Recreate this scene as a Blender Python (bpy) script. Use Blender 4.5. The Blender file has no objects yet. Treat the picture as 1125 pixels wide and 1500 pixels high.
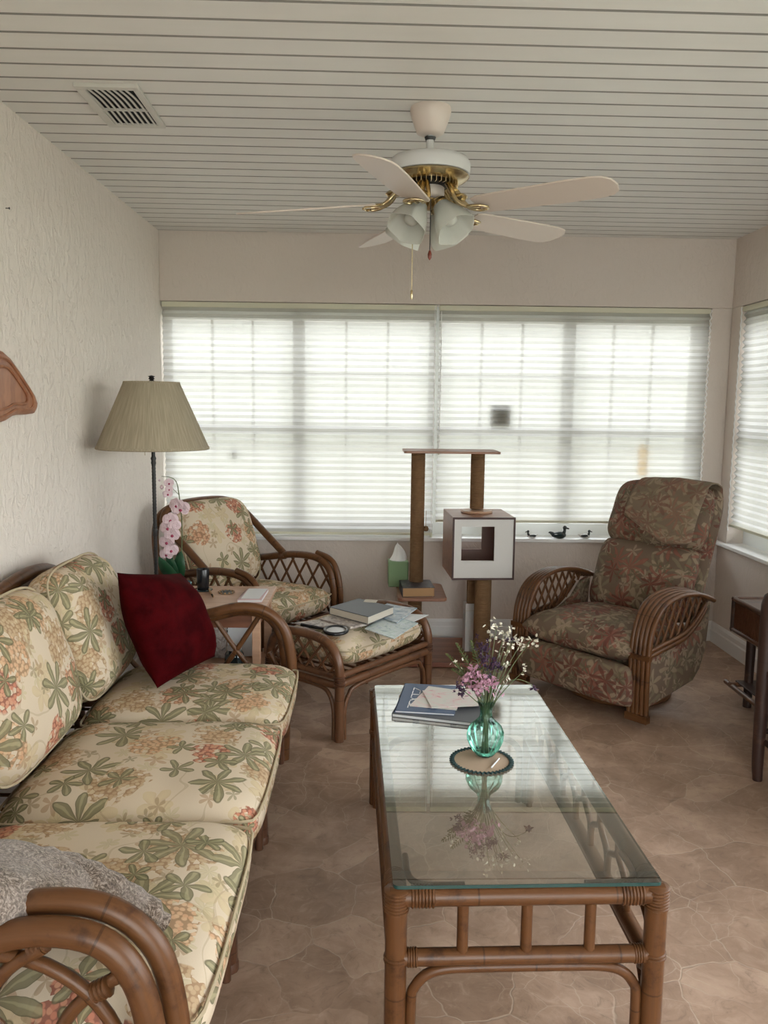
import bpy, bmesh, math, random
from mathutils import Vector, Matrix, noise
random.seed(7)
C = bpy.context.scene.collection
PI = math.pi
V = Vector

# ------------------------------------------------------------------ mesh builder
class MB:
    def __init__(s):
        s.v = []; s.f = []; s.uv = []
    def add(s, verts, faces, uvs=None, M=None):
        b = len(s.v)
        for p in verts:
            p = V(p); s.v.append(M @ p if M is not None else p)
        for i, f in enumerate(faces):
            s.f.append([b + k for k in f])
            s.uv.append(uvs[i] if uvs else None)
        return s
    def box(s, a, b, M=None):
        x0, y0, z0 = a; x1, y1, z1 = b
        v = [(x0,y0,z0),(x1,y0,z0),(x1,y1,z0),(x0,y1,z0),(x0,y0,z1),(x1,y0,z1),(x1,y1,z1),(x0,y1,z1)]
        f = [(3,2,1,0),(4,5,6,7),(0,1,5,4),(1,2,6,5),(2,3,7,6),(3,0,4,7)]
        def q(ax):
            return [[(v[k][ax[0]], v[k][ax[1]]) for k in ff] for ff in [f[ax[2]]]][0]
        uv = [q((0,1,0)), q((0,1,1)), q((0,2,2)), q((1,2,3)), q((0,2,4)), q((1,2,5))]
        return s.add(v, f, uv, M)
    def prism(s, poly, z0, z1, M=None):
        n = len(poly)
        v = [(p[0],p[1],z0) for p in poly] + [(p[0],p[1],z1) for p in poly]
        f = [tuple(range(n-1,-1,-1)), tuple(range(n,2*n))] + [(i,(i+1)%n,n+(i+1)%n,n+i) for i in range(n)]
        uv = [[(v[k][0],v[k][1]) for k in ff] for ff in f[:2]] + [[(v[k][0]+v[k][1],v[k][2]) for k in ff] for ff in f[2:]]
        return s.add(v, f, uv, M)
    def tube(s, pts, r, n=10, smooth=True, closed=False, step=4, M=None, flat=1.0):
        P = [V(p) for p in pts]
        R = r if isinstance(r, (list, tuple)) else [r]*len(P)
        if smooth and len(P) > 2:
            Q = []; RR = []
            m = len(P)
            for i in range(m if closed else m-1):
                p0 = P[(i-1) % m] if (closed or i > 0) else P[0]*2-P[1]
                p1 = P[i]; p2 = P[(i+1) % m]
                p3 = P[(i+2) % m] if (closed or i+2 < m) else P[-1]*2-P[-2]
                for k in range(step):
                    t = k/step
                    Q.append(0.5*((2*p1)+(-p0+p2)*t+(2*p0-5*p1+4*p2-p3)*t*t+(-p0+3*p1-3*p2+p3)*t**3))
                    RR.append(R[i]*(1-t)+R[(i+1) % m]*t)
            if not closed: Q.append(P[-1]); RR.append(R[-1])
            P, R = Q, RR
        m = len(P)
        def tang(i):
            a = P[(i-1) % m] if closed else P[max(i-1,0)]
            b = P[(i+1) % m] if closed else P[min(i+1,m-1)]
            d = b-a
            return d.normalized() if d.length > 1e-9 else V((0,0,1))
        t0 = tang(0)
        up = V((0,0,1)) if abs(t0.z) < .9 else V((1,0,0))
        nrm = (up - t0*up.dot(t0)).normalized()
        verts = []; L = 0; Ls = []
        for i in range(m):
            t = tang(i)
            nrm = (nrm - t*nrm.dot(t)).normalized()
            bn = t.cross(nrm)
            if i: L += (P[i]-P[i-1]).length
            Ls.append(L)
            for k in range(n):
                a = 2*PI*k/n
                verts.append(P[i] + (nrm*math.cos(a)*flat + bn*math.sin(a))*R[i])
        faces = []; uvs = []
        for i in range(m if closed else m-1):
            j = (i+1) % m
            l1 = Ls[j] if j else Ls[i]+.02
            for k in range(n):
                k2 = (k+1) % n
                faces.append((i*n+k, i*n+k2, j*n+k2, j*n+k))
                uvs.append([(Ls[i],k/n*.1),(Ls[i],(k+1)/n*.1),(l1,(k+1)/n*.1),(l1,k/n*.1)])
        if not closed:
            faces.append(tuple(range(n-1,-1,-1))); uvs.append([(0,0)]*n)
            faces.append(tuple((m-1)*n+k for k in range(n))); uvs.append([(L,0)]*n)
        return s.add(verts, faces, uvs, M)
    def lathe(s, prof, n=32, M=None, rfun=None):
        verts = []; faces = []; uvs = []
        m = len(prof)
        for i, (r, z) in enumerate(prof):
            for k in range(n):
                a = 2*PI*k/n
                rr = r*(rfun(a, i/(m-1)) if rfun else 1)
                verts.append((rr*math.cos(a), rr*math.sin(a), z))
        for i in range(m-1):
            for k in range(n):
                k2 = (k+1) % n
                faces.append((i*n+k, i*n+k2, (i+1)*n+k2, (i+1)*n+k))
                uvs.append([(k/n, i/(m-1)), ((k+1)/n, i/(m-1)), ((k+1)/n, (i+1)/(m-1)), (k/n, (i+1)/(m-1))])
        if prof[0][0] > 1e-5: faces.append(tuple(range(n-1,-1,-1))); uvs.append([(0,0)]*n)
        if prof[-1][0] > 1e-5: faces.append(tuple((m-1)*n+k for k in range(n))); uvs.append([(0,1)]*n)
        return s.add(verts, faces, uvs, M)
    def grid(s, fn, nu, nv, uvfn=None, M=None):
        verts = [fn(i/nu, j/nv) for j in range(nv+1) for i in range(nu+1)]
        faces = []; uvs = []
        W = nu+1
        for j in range(nv):
            for i in range(nu):
                ids = (j*W+i, j*W+i+1, (j+1)*W+i+1, (j+1)*W+i)
                faces.append(ids)
                cc = [(i/nu,j/nv),((i+1)/nu,j/nv),((i+1)/nu,(j+1)/nv),(i/nu,(j+1)/nv)]
                uvs.append([uvfn(*c) if uvfn else c for c in cc])
        return s.add(verts, faces, uvs, M)
    def build(s, name, mat, parent=None, smooth=True, bevel=0, world=False, merge=False, subsurf=0, sharp=50, kind=None, solid=0):
        me = bpy.data.meshes.new(name)
        vs = s.v
        if parent is not None and world:
            mw = Matrix.Identity(4); q = parent
            while q is not None: mw = q.matrix_basis @ mw; q = q.parent
            inv = mw.inverted()
            vs = [inv @ p for p in vs]
        me.from_pydata([tuple(p) for p in vs], [], s.f)
        ul = me.uv_layers.new(name='UVMap')
        li = 0
        for fi, f in enumerate(s.f):
            u = s.uv[fi]
            for k in range(len(f)):
                if u: ul.data[li].uv = u[k]
                li += 1
        if merge:
            bm = bmesh.new(); bm.from_mesh(me)
            bmesh.ops.remove_doubles(bm, verts=bm.verts, dist=1e-5)
            bmesh.ops.dissolve_degenerate(bm, edges=bm.edges, dist=1e-6)
            bmesh.ops.recalc_face_normals(bm, faces=bm.faces)
            bm.to_mesh(me); bm.free()
        if smooth:
            for p in me.polygons: p.use_smooth = True
            try: me.set_sharp_from_angle(angle=math.radians(sharp))
            except Exception: pass
        me.materials.append(mat)
        o = bpy.data.objects.new(name, me)
        C.objects.link(o)
        if parent is not None: o.parent = parent
        if bevel:
            b = o.modifiers.new('b', 'BEVEL'); b.width = bevel; b.segments = 2; b.limit_method = 'ANGLE'; b.angle_limit = math.radians(40)
        if solid:
            b = o.modifiers.new('s', 'SOLIDIFY'); b.thickness = solid; b.offset = 0
        if subsurf:
            b = o.modifiers.new('ss', 'SUBSURF'); b.levels = subsurf; b.render_levels = subsurf
        if kind: o['kind'] = kind
        return o

def tag(o, label, cat, group=None, kind=None):
    o['label'] = label; o['category'] = cat
    if group: o['group'] = group
    if kind: o['kind'] = kind
    return o
def thing(name, label, cat, loc=(0,0,0), rz=0, group=None):
    o = bpy.data.objects.new(name, None); C.objects.link(o)
    o.location = loc; o.rotation_euler = (0,0,rz); o.empty_display_size = .05
    o.matrix_basis = Matrix.Translation(V(loc)) @ Matrix.Rotation(rz, 4, 'Z')
    return tag(o, label, cat, group)
def struct(o):
    o['kind'] = 'structure'; return o
def T(x, y, z, rz=0, rx=0, ry=0):
    return Matrix.Translation((x,y,z)) @ Matrix.Rotation(rz,4,'Z') @ Matrix.Rotation(ry,4,'Y') @ Matrix.Rotation(rx,4,'X')
def copy_tree(o, parent=None):
    c = o.copy(); C.objects.link(c)
    if parent is not None: c.parent = parent
    for ch in list(o.children): copy_tree(ch, c)
    return c

def axis_M(p, d):
    d = V(d).normalized()
    q = V((0,0,1)).rotation_difference(d)
    return Matrix.Translation(V(p)) @ q.to_matrix().to_4x4()
def wrap(mb, p, d, r, L, n=6, N=12):
    """lashing: a stack of small turns round a pole"""
    prof = []
    for i in range(n):
        z0 = -L/2 + L*i/n; h = L/n
        prof += [(r, z0+h*.04), (r+h*.38, z0+h*.3), (r+h*.38, z0+h*.7), (r, z0+h*.96)]
    mb.lathe(prof, N, axis_M(p, d))

def soft(mb, quad, t, nu=22, nv=18, p=8.0, q=.45, corner=.12, pinch=0, seed=0, wr=0.0, uvoff=(0,0), bulge=0.0, backf=1.0, wf=9):
    """cushion or pillow between four corners (c00, c10, c11, c01), thickness t along the normal"""
    c00, c10, c11, c01 = [V(a) for a in quad]
    cen = (c00+c10+c11+c01)/4
    n = ((c10-c00)+(c11-c01)).cross((c01-c00)+(c11-c10)).normalized()
    W = (((c10-c00)+(c11-c01))/2).length; H = (((c01-c00)+(c11-c10))/2).length
    def sp(x):
        s = 2*x-1
        return math.copysign(1-(1-abs(s))**1.7, s)
    def pos(a, b, side):
        s, u = sp(a), sp(b)
        hs = max(0, 1-abs(s)**p)**q; hu = max(0, 1-abs(u)**p)**q
        h = hs*hu
        s2 = s*(1-corner*abs(u)**5) * (1-pinch*(1-u*u))
        u2 = u*(1-corner*abs(s)**5) * (1-pinch*(1-s*s))
        x, y = (s2+1)/2, (u2+1)/2
        base = c00*(1-x)*(1-y)+c10*x*(1-y)+c11*x*y+c01*(1-x)*y
        th = t/2*h*(1+bulge*(1-s*s)*(1-u*u))*(backf if side < 0 else 1)
        o = base + n*th*side
        if wr:
            k = noise.noise(V((o.x*wf+seed*3.1, o.y*wf, o.z*wf+seed)))
            o = o + n*k*wr*side*min(1,h*1.5)
        return o
    for side in (1, -1):
        # arc-length uv
        us = [0]; vs = [0]
        for i in range(nu): us.append(us[-1]+(pos((i+1)/nu,.5,side)-pos(i/nu,.5,side)).length)
        for j in range(nv): vs.append(vs[-1]+(pos(.5,(j+1)/nv,side)-pos(.5,j/nv,side)).length)
        um, vm = us[nu]/2, vs[nv]/2
        so = 0 if side > 0 else 3.3
        def uvf(a, b): return (us[round(a*nu)]-um+uvoff[0]+so, vs[round(b*nv)]-vm+uvoff[1])
        m2 = MB(); m2.grid(lambda a,b: pos(a,b,side), nu, nv, uvf)
        if side < 0:
            m2.f = [f[::-1] for f in m2.f]; m2.uv = [u[::-1] for u in m2.uv]
        mb.add(m2.v, m2.f, m2.uv)
    return mb

def seam(mb, quad, corner=.12, pinch=0, r=.005, k=10):
    c00, c10, c11, c01 = [V(a) for a in quad]
    pts = []
    def P(s, u):
        s2 = s*(1-corner*abs(u)**5)*(1-pinch*(1-u*u)); u2 = u*(1-corner*abs(s)**5)*(1-pinch*(1-s*s))
        x, y = (s2+1)/2, (u2+1)/2
        return c00*(1-x)*(1-y)+c10*x*(1-y)+c11*x*y+c01*(1-x)*y
    for i in range(k): pts.append(P(-1+2*i/k, -1))
    for i in range(k): pts.append(P(1, -1+2*i/k))
    for i in range(k): pts.append(P(1-2*i/k, 1))
    for i in range(k): pts.append(P(-1, 1-2*i/k))
    mb.tube(pts, r, 6, closed=True, step=2)

def inside(poly, x, y):
    c = False; j = len(poly)-1
    for i in range(len(poly)):
        xi, yi = poly[i]; xj, yj = poly[j]
        if (yi > y) != (yj > y) and x < (xj-xi)*(y-yi)/(yj-yi)+xi: c = not c
        j = i
    return c
def lattice(mb, poly, sp, ang, r, fn, n=6):
    """parallel rods at angle ang clipped to the polygon; fn maps (s, z) to 3D"""
    cx = sum(p[0] for p in poly)/len(poly); cy = sum(p[1] for p in poly)/len(poly)
    d = (math.cos(ang), math.sin(ang)); m = (-d[1], d[0])
    for k in range(-14, 15):
        ox, oy = cx+m[0]*k*sp, cy+m[1]*k*sp
        run = None; prev = None
        for i in range(-120, 121):
            x, y = ox+d[0]*i*.006, oy+d[1]*i*.006
            if inside(poly, x, y):
                if run is None: run = (x, y)
                prev = (x, y)
            elif run is not None:
                if math.hypot(prev[0]-run[0], prev[1]-run[1]) > .02:
                    mb.tube([fn(*run), fn(*prev)], r, n, smooth=False)
                run = None

# ------------------------------------------------------------------ node helpers
def S_(nt, sock, v):
    if v is None: return
    if isinstance(v, bpy.types.NodeSocket): nt.links.new(v, sock)
    else:
        if sock.type in ('RGBA',) and not hasattr(v, '__len__'): v = (v,v,v,1)
        if sock.type == 'RGBA' and len(v) == 3: v = (*v, 1)
        sock.default_value = v
def nd(nt, typ, ins=None, **at):
    n = nt.nodes.new(typ)
    for k, v in at.items(): setattr(n, k, v)
    for k, v in (ins or {}).items(): S_(nt, n.inputs[k], v)
    return n
def mth(nt, op, a, b=None, c=None, clamp=False):
    n = nt.nodes.new('ShaderNodeMath'); n.operation = op; n.use_clamp = clamp
    for i, v in enumerate((a, b, c)):
        if v is not None: S_(nt, n.inputs[i], v)
    return n.outputs[0]
def vec(nt, op, a, b=None):
    n = nt.nodes.new('ShaderNodeVectorMath'); n.operation = op
    S_(nt, n.inputs[0], a)
    if b is not None: S_(nt, n.inputs[1], b)
    return n.outputs[0] if op not in ('LENGTH','DOT_PRODUCT','DISTANCE') else n.outputs['Value']
def mixc(nt, f, a, b, mode='MIX'):
    n = nt.nodes.new('ShaderNodeMix'); n.data_type = 'RGBA'; n.blend_type = mode
    S_(nt, n.inputs[0], f); S_(nt, n.inputs[6], a); S_(nt, n.inputs[7], b)
    return n.outputs[2]
def ramp(nt, f, stops):
    n = nt.nodes.new('ShaderNodeValToRGB')
    e = n.color_ramp.elements
    while len(e) < len(stops): e.new(.5)
    for i, (p, c) in enumerate(stops):
        e[i].position = p; e[i].color = (*c, 1) if len(c) == 3 else c
    S_(nt, n.inputs[0], f)
    return n.outputs[0]
def sstep(nt, v, a, b):
    n = nt.nodes.new('ShaderNodeMapRange'); n.interpolation_type = 'SMOOTHSTEP'
    S_(nt, n.inputs[0], v); n.inputs[1].default_value = a; n.inputs[2].default_value = b
    n.inputs[3].default_value = 0; n.inputs[4].default_value = 1
    return n.outputs[0]
def mat(name, col=(.5,.5,.5), rough=.6, metal=0, spec=.5, fn=None, **kw):
    m = bpy.data.materials.new(name); m.use_nodes = True
    nt = m.node_tree; b = nt.nodes['Principled BSDF']
    b.inputs['Base Color'].default_value = (*col, 1)
    b.inputs['Roughness'].default_value = rough; b.inputs['Metallic'].default_value = metal
    b.inputs['Specular IOR Level'].default_value = spec
    for k, v in kw.items(): b.inputs[k].default_value = v
    if fn: fn(nt, b)
    return m
def bump(nt, b, h, strength=.3, dist=.01):
    n = nd(nt, 'ShaderNodeBump', {'Height': h, 'Strength': strength, 'Distance': dist})
    nt.links.new(n.outputs[0], b.inputs['Normal']); return n
def coords(nt, kind='Object'):
    return nt.nodes.new('ShaderNodeTexCoord').outputs[kind]
def nz(nt, v, scale, detail=3, rough=.5, dist=0):
    return nd(nt, 'ShaderNodeTexNoise', {'Vector': v, 'Scale': scale, 'Detail': detail, 'Roughness': rough, 'Distortion': dist})

# ------------------------------------------------------------------ materials
def f_plaster(sc, st):
    def fn(nt, b):
        c = coords(nt)
        n1 = nz(nt, vec(nt,'MULTIPLY',c,(1,1,.6)), sc, 4, .6, .6).outputs[0]
        n2 = nz(nt, c, 160, 2).outputs[0]
        h = mth(nt,'ADD', sstep(nt, n1, .42, .62), mth(nt,'MULTIPLY', n2, .25))
        bump(nt, b, h, st, .006)
        n3 = nz(nt, c, 1.3, 3).outputs[0]
        base = b.inputs['Base Color'].default_value[:3]
        S_(nt, b.inputs['Base Color'], mixc(nt, mth(nt,'MULTIPLY',n3,.22), base, tuple(x*.8 for x in base)))
    return fn
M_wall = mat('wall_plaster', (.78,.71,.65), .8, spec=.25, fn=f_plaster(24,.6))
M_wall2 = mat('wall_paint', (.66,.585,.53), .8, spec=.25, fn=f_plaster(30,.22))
def f_ceil(nt, b):
    c = coords(nt)
    n = nz(nt, vec(nt,'MULTIPLY',c,(.7,6,1)), 3, 3).outputs[0]
    S_(nt, b.inputs['Base Color'], mixc(nt, n, (.735,.715,.685), (.66,.64,.61)))
M_ceil = mat('ceiling_panel', (.74,.725,.69), .45, fn=f_ceil)
M_jointshadow = mat('panel_joint_shadow', (.31,.29,.265), .8)  # dark colour on the groove faces stands for shadow between the pans
M_trim = mat('white_trim', (.76,.75,.74), .45)
M_vinyl = mat('window_vinyl', (.8,.82,.84), .4)
def f_floor(nt, b):
    c = coords(nt)
    d = nz(nt, c, 2.2, 4, .6)
    off = vec(nt,'MULTIPLY', vec(nt,'SUBTRACT', d.outputs['Color'], (.5,.5,.5)), (.22,.22,0))
    p = vec(nt,'ADD', c, off)
    vo = nd(nt,'ShaderNodeTexVoronoi', {'Vector': p, 'Scale': 5.0, 'Randomness': 1.0}, feature='DISTANCE_TO_EDGE', voronoi_dimensions='2D')
    vc = nd(nt,'ShaderNodeTexVoronoi', {'Vector': p, 'Scale': 5.0, 'Randomness': 1.0}, feature='F1', voronoi_dimensions='2D')
    brk = nz(nt, c, 3.1, 2).outputs[0]
    line = mth(nt,'MULTIPLY', mth(nt,'SUBTRACT',1, sstep(nt, vo.outputs[0], .002, .018)), sstep(nt, brk, .34, .6))
    vo2 = nd(nt,'ShaderNodeTexVoronoi', {'Vector': vec(nt,'ADD',p,(3.7,1.3,0)), 'Scale': 9.5}, feature='DISTANCE_TO_EDGE', voronoi_dimensions='2D')
    line2 = mth(nt,'MULTIPLY', mth(nt,'SUBTRACT',1, sstep(nt, vo2.outputs[0], .002, .016)), sstep(nt, nz(nt, c, 2.3, 2).outputs[0], .44, .6))
    n1 = nz(nt, p, 5, 6, .65).outputs[0]
    n2 = nz(nt, p, 17, 6, .75, 1.2).outputs[0]
    sc = nd(nt,'ShaderNodeSeparateColor', {'Color': vc.outputs['Color']}).outputs[0]
    f = mth(nt,'ADD', mth(nt,'MULTIPLY', n1, .75), mth(nt,'MULTIPLY', sc, .20))
    col = ramp(nt, f, [(.25,(.24,.15,.10)),(.5,(.39,.26,.185)),(.64,(.52,.365,.27)),(.85,(.39,.32,.235))])
    col = mixc(nt, mth(nt,'MULTIPLY', sstep(nt,n2,.5,.72), .65), col, (.50,.36,.27))
    col = mixc(nt, mth(nt,'MULTIPLY', sstep(nt,n2,.48,.30), .6), col, (.21,.14,.10))
    col = mixc(nt, mth(nt,'MULTIPLY', line, .6), col, (.56,.44,.34))
    col = mixc(nt, mth(nt,'MULTIPLY', line2, .55), col, (.54,.43,.33))
    S_(nt, b.inputs['Base Color'], col)
    bump(nt, b, mth(nt,'SUBTRACT', n2, mth(nt,'MULTIPLY', line, 1.2)), .25, .004)
M_floor = mat('stone_pattern_vinyl', (.3,.2,.15), .42, spec=.4, fn=f_floor)

def f_rattan(c1, c2, c3):
    def fn(nt, b):
        uv = coords(nt,'UV')
        o = coords(nt)
        g = nz(nt, vec(nt,'MULTIPLY',uv,(5,160,1)), 1.0, 4, .6).outputs[0]
        g2 = nz(nt, o, 16, 5, .65).outputs[0]
        col = mixc(nt, g, c1, c2)
        col = mixc(nt, sstep(nt, g2, .5, .72), col, c3)
        ux = nd(nt,'ShaderNodeSeparateXYZ', {'Vector': uv}).outputs[0]
        fr = mth(nt,'FRACT', mth(nt,'MULTIPLY_ADD', ux, 3.4, .37))
        node = mth(nt,'MULTIPLY', mth(nt,'LESS_THAN', fr, .014), .5)
        col = mixc(nt, node, col, tuple(x*.25 for x in c3))
        S_(nt, b.inputs['Base Color'], col)
        bump(nt, b, g, .25, .002)
    return fn
M_rat = mat('honey_rattan', (.3,.15,.06), .36, spec=.35, fn=f_rattan((.150,.063,.023),(.080,.031,.011),(.045,.017,.007)))
M_ratd = mat('walnut_rattan', (.2,.1,.05), .34, fn=f_rattan((.125,.052,.026),(.075,.03,.015),(.045,.017,.009)))
M_ratg = mat('golden_rattan', (.3,.17,.08), .34, fn=f_rattan((.18,.08,.036),(.11,.045,.02),(.07,.027,.012)))
M_dark = mat('dark_bamboo', (.06,.025,.015), .5, fn=f_rattan((.045,.018,.012),(.025,.010,.007),(.07,.03,.018)))

def rosette(nt, uv, scale, off, k, R, thr, pw=.7, inner=.2, rnd=.85, soft_=.03):
    p = vec(nt,'ADD', vec(nt,'MULTIPLY', uv, (scale,scale,0)), (off, off*1.7, 0))
    vo = nd(nt,'ShaderNodeTexVoronoi', {'Vector': p, 'Scale': 1.0, 'Randomness': rnd}, feature='F1', voronoi_dimensions='2D')
    d = vec(nt,'SUBTRACT', p, vo.outputs['Position'])
    s = nd(nt,'ShaderNodeSeparateXYZ', {'Vector': d})
    sc = nd(nt,'ShaderNodeSeparateColor', {'Color': vo.outputs['Color']})
    r = mth(nt,'SQRT', mth(nt,'ADD', mth(nt,'MULTIPLY',s.outputs[0],s.outputs[0]), mth(nt,'MULTIPLY',s.outputs[1],s.outputs[1])))
    th = mth(nt,'MULTIPLY_ADD', sc.outputs[0], 6.283, mth(nt,'ARCTAN2', s.outputs[1], s.outputs[0]))
    c = mth(nt,'ABSOLUTE', mth(nt,'COSINE', mth(nt,'MULTIPLY', th, k)))
    sz = mth(nt,'MULTIPLY_ADD', sc.outputs[2], .35*R, .75*R)
    edge = mth(nt,'MULTIPLY', sz, mth(nt,'MULTIPLY_ADD', mth(nt,'POWER', c, pw), 1-inner, inner))
    m = sstep(nt, mth(nt,'SUBTRACT', edge, r), 0, soft_)
    on = mth(nt,'LESS_THAN', sc.outputs[1], thr)
    rim = sstep(nt, mth(nt,'SUBTRACT', edge, r), soft_*2.2, soft_*.8)
    return mth(nt,'MULTIPLY', m, on), c, r, sc.outputs[2], rim, sc.outputs[0]

def f_floral(nt, b):
    uv0 = coords(nt,'UV')
    w = nz(nt, uv0, 14, 2).outputs['Color']
    uv = vec(nt,'ADD', uv0, vec(nt,'MULTIPLY', vec(nt,'SUBTRACT', w, (.5,.5,.5)), (.028,.028,0)))
    weave = nz(nt, uv0, 420, 1).outputs[0]
    col = mixc(nt, nz(nt, uv0, 5, 2).outputs[0], (.66,.555,.43), (.58,.475,.35))
    # faded tan leaves behind
    m, c, r, rb, rim, _ = rosette(nt, uv, 7.5, 3.1, 2.5, .42, .75, .6, .3)
    col = mixc(nt, mth(nt,'MULTIPLY', m, .6), col, mixc(nt, c, (.46,.34,.20), (.56,.44,.25)))
    m, c, r, rb, rim, _ = rosette(nt, uv, 11, 9.4, 3.0, .36, .5, .8, .2)
    col = mixc(nt, mth(nt,'MULTIPLY', m, .55), col, mixc(nt, c, (.36,.32,.19), (.52,.44,.27)))
    m, c, r, rb, rim, _ = rosette(nt, uv, 15, 4.4, 2.5, .46, .5, 1.2, .05)
    col = mixc(nt, mth(nt,'MULTIPLY', m, .6), col, mixc(nt, rb, (.20,.18,.10), (.40,.24,.14)))
    # stems
    n = nz(nt, uv0, 4.5, 1, .5, .3).outputs[0]
    st = mth(nt,'LESS_THAN', mth(nt,'ABSOLUTE', mth(nt,'SUBTRACT', n, .5)), .006)
    col = mixc(nt, mth(nt,'MULTIPLY', st, .3), col, (.30,.22,.13))
    # hydrangea clusters
    m, c, r, rb, rim, ra = rosette(nt, vec(nt,'ADD',uv,(0,0,0)), 5.4, 0.0, 1.5, .46, .74, .35, .72)
    fl = nd(nt,'ShaderNodeTexVoronoi', {'Vector': uv0, 'Scale': 78.0, 'Randomness': .95}, feature='F1', voronoi_dimensions='2D')
    fc = nd(nt,'ShaderNodeSeparateColor', {'Color': fl.outputs['Color']})
    coral = mixc(nt, fc.outputs[0], (.50,.16,.10), (.58,.29,.18))
    peach = mixc(nt, fc.outputs[0], (.58,.32,.18), (.62,.42,.26))
    tanc = mixc(nt, fc.outputs[0], (.46,.31,.18), (.53,.40,.25))
    fcol = mixc(nt, sstep(nt, rb, .3, .36), coral, peach)
    fcol = mixc(nt, sstep(nt, rb, .66, .7), fcol, tanc)
    fcol = mixc(nt, sstep(nt, fl.outputs[0], .35, .55), fcol, mixc(nt, sstep(nt,rb,.3,.36), (.26,.075,.05), (.33,.20,.11)))
    gap = sstep(nt, mth(nt,'ADD', fc.outputs[1], mth(nt,'MULTIPLY', r, 1.2)), 1.12, 1.0)
    col = mixc(nt, mth(nt,'MULTIPLY', mth(nt,'MULTIPLY', m, gap), .9), col, fcol)
    # green leaf rosettes
    for sc, off, k, R, thr in ((5.2, 5.7, 3.5, .50, .6), (8.0, 2.2, 2.5, .46, .45)):
        m, c, r, rb, rim, _ = rosette(nt, uv, sc, off, k, R, thr, 1.05, .05)
        vein = sstep(nt, c, .955, .995)
        g = mixc(nt, sstep(nt, c, .2, .95), (.07,.07,.036), (.165,.16,.085))
        g = mixc(nt, mth(nt,'MULTIPLY', rb, .5), g, (.27,.23,.14))
        g = mixc(nt, mth(nt,'MULTIPLY', vein, .6), g, (.42,.38,.22))
        g = mixc(nt, mth(nt,'MULTIPLY', rim, .75), g, (.06,.055,.028))
        col = mixc(nt, mth(nt,'MULTIPLY', m, .9), col, g)
    col = mixc(nt, mth(nt,'MULTIPLY', weave, .14), col, (.3,.24,.15))
    S_(nt, b.inputs['Base Color'], col)
    bump(nt, b, weave, .15, .001)
M_floral = mat('floral_upholstery', (.6,.5,.36), .85, spec=.2, fn=f_floral)
M_pipe = mat('cushion_piping', (.45,.37,.25), .85, spec=.2)

def f_recl(nt, b):
    uv0 = coords(nt,'UV')
    w = nz(nt, uv0, 9, 2).outputs['Color']
    uv = vec(nt,'ADD', uv0, vec(nt,'MULTIPLY', vec(nt,'SUBTRACT', w, (.5,.5,.5)), (.06,.06,0)))
    col = mixc(nt, nz(nt, uv0, 7, 2).outputs[0], (.20,.14,.10), (.13,.088,.06))
    for sc, off, k, R, thr, ca, cb, inn in ((6, 1.1, 3.5, .58, .9, (.13,.10,.06), (.22,.175,.11), .03),
                                     (7, 11.1, 2.5, .6, .8, (.27,.20,.14), (.33,.25,.17), .03),
                                     (5.5, 4.3, 4.5, .60, .72, (.16,.045,.03), (.27,.10,.07), .03),
                                     (10, 7.7, 2.5, .46, .6, (.29,.225,.155), (.34,.25,.18), .03),
                                     (7, 2.9, 3.5, .58, .7, (.24,.09,.07), (.14,.04,.03), .03),
                                     (12, 6.1, 2.5, .44, .4, (.09,.07,.045), (.14,.115,.07), .05)):
        m, c, r, rb, rim, _ = rosette(nt, uv, sc, off, k, R, thr, 2.0, inn)
        g = mixc(nt, c, ca, cb)
        g = mixc(nt, mth(nt,'MULTIPLY', rim, .45), g, (.08,.045,.03))
        col = mixc(nt, mth(nt,'MULTIPLY', m, .8), col, g)
    weave = nz(nt, uv0, 380, 1).outputs[0]
    col = mixc(nt, mth(nt,'MULTIPLY', weave, .25), col, (.06,.045,.03))
    S_(nt, b.inputs['Base Color'], col)
    bump(nt, b, weave, .15, .001)
M_recl = mat('rust_leaf_upholstery', (.2,.15,.1), .8, spec=.25, fn=f_recl)

def f_cover(nt, b):
    f_recl(nt, b)
    s = b.inputs['Base Color'].links[0].from_socket
    S_(nt, b.inputs['Base Color'], mixc(nt, .32, s, (.30,.235,.165)))
M_cover = mat('cover_cloth', (.2,.15,.1), .85, spec=.2, fn=f_cover)
def f_velvet(nt, b):
    c = coords(nt)
    n = nz(nt, c, 12, 4, .6).outputs[0]
    S_(nt, b.inputs['Base Color'], mixc(nt, sstep(nt,n,.35,.7), (.028,.0008,.0015), (.055,.0018,.003)))
    bump(nt, b, nz(nt, c, 300, 2).outputs[0], .3, .002)
M_red = mat('burgundy_velvet', (.11,.008,.012), .85, spec=.04, fn=f_velvet, **{'Sheen Weight':.0,'Sheen Roughness':.5,'Sheen Tint':(.5,.08,.1,1)})
def f_fuzz(nt, b):
    c = coords(nt)
    s = nz(nt, c, 20, 2).outputs['Color']
    p = vec(nt,'ADD', c, vec(nt,'MULTIPLY', s, (.05,.05,.05)))
    n = nz(nt, vec(nt,'MULTIPLY', p, (1,1,.8)), 190, 5, .8, .4).outputs[0]
    n2 = nz(nt, c, 14, 3).outputs[0]
    col = ramp(nt, n, [(.40,(.055,.036,.022)),(.5,(.17,.125,.095)),(.60,(.42,.345,.29))])
    col = mixc(nt, sstep(nt,n2,.4,.7), col, mixc(nt,.3,col,(.40,.35,.33)))
    S_(nt, b.inputs['Base Color'], col)
    bump(nt, b, n, .6, .004)
M_fuzz = mat('grey_chenille', (.36,.3,.26), .95, spec=.1, fn=f_fuzz, **{'Sheen Weight':.3})

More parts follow.
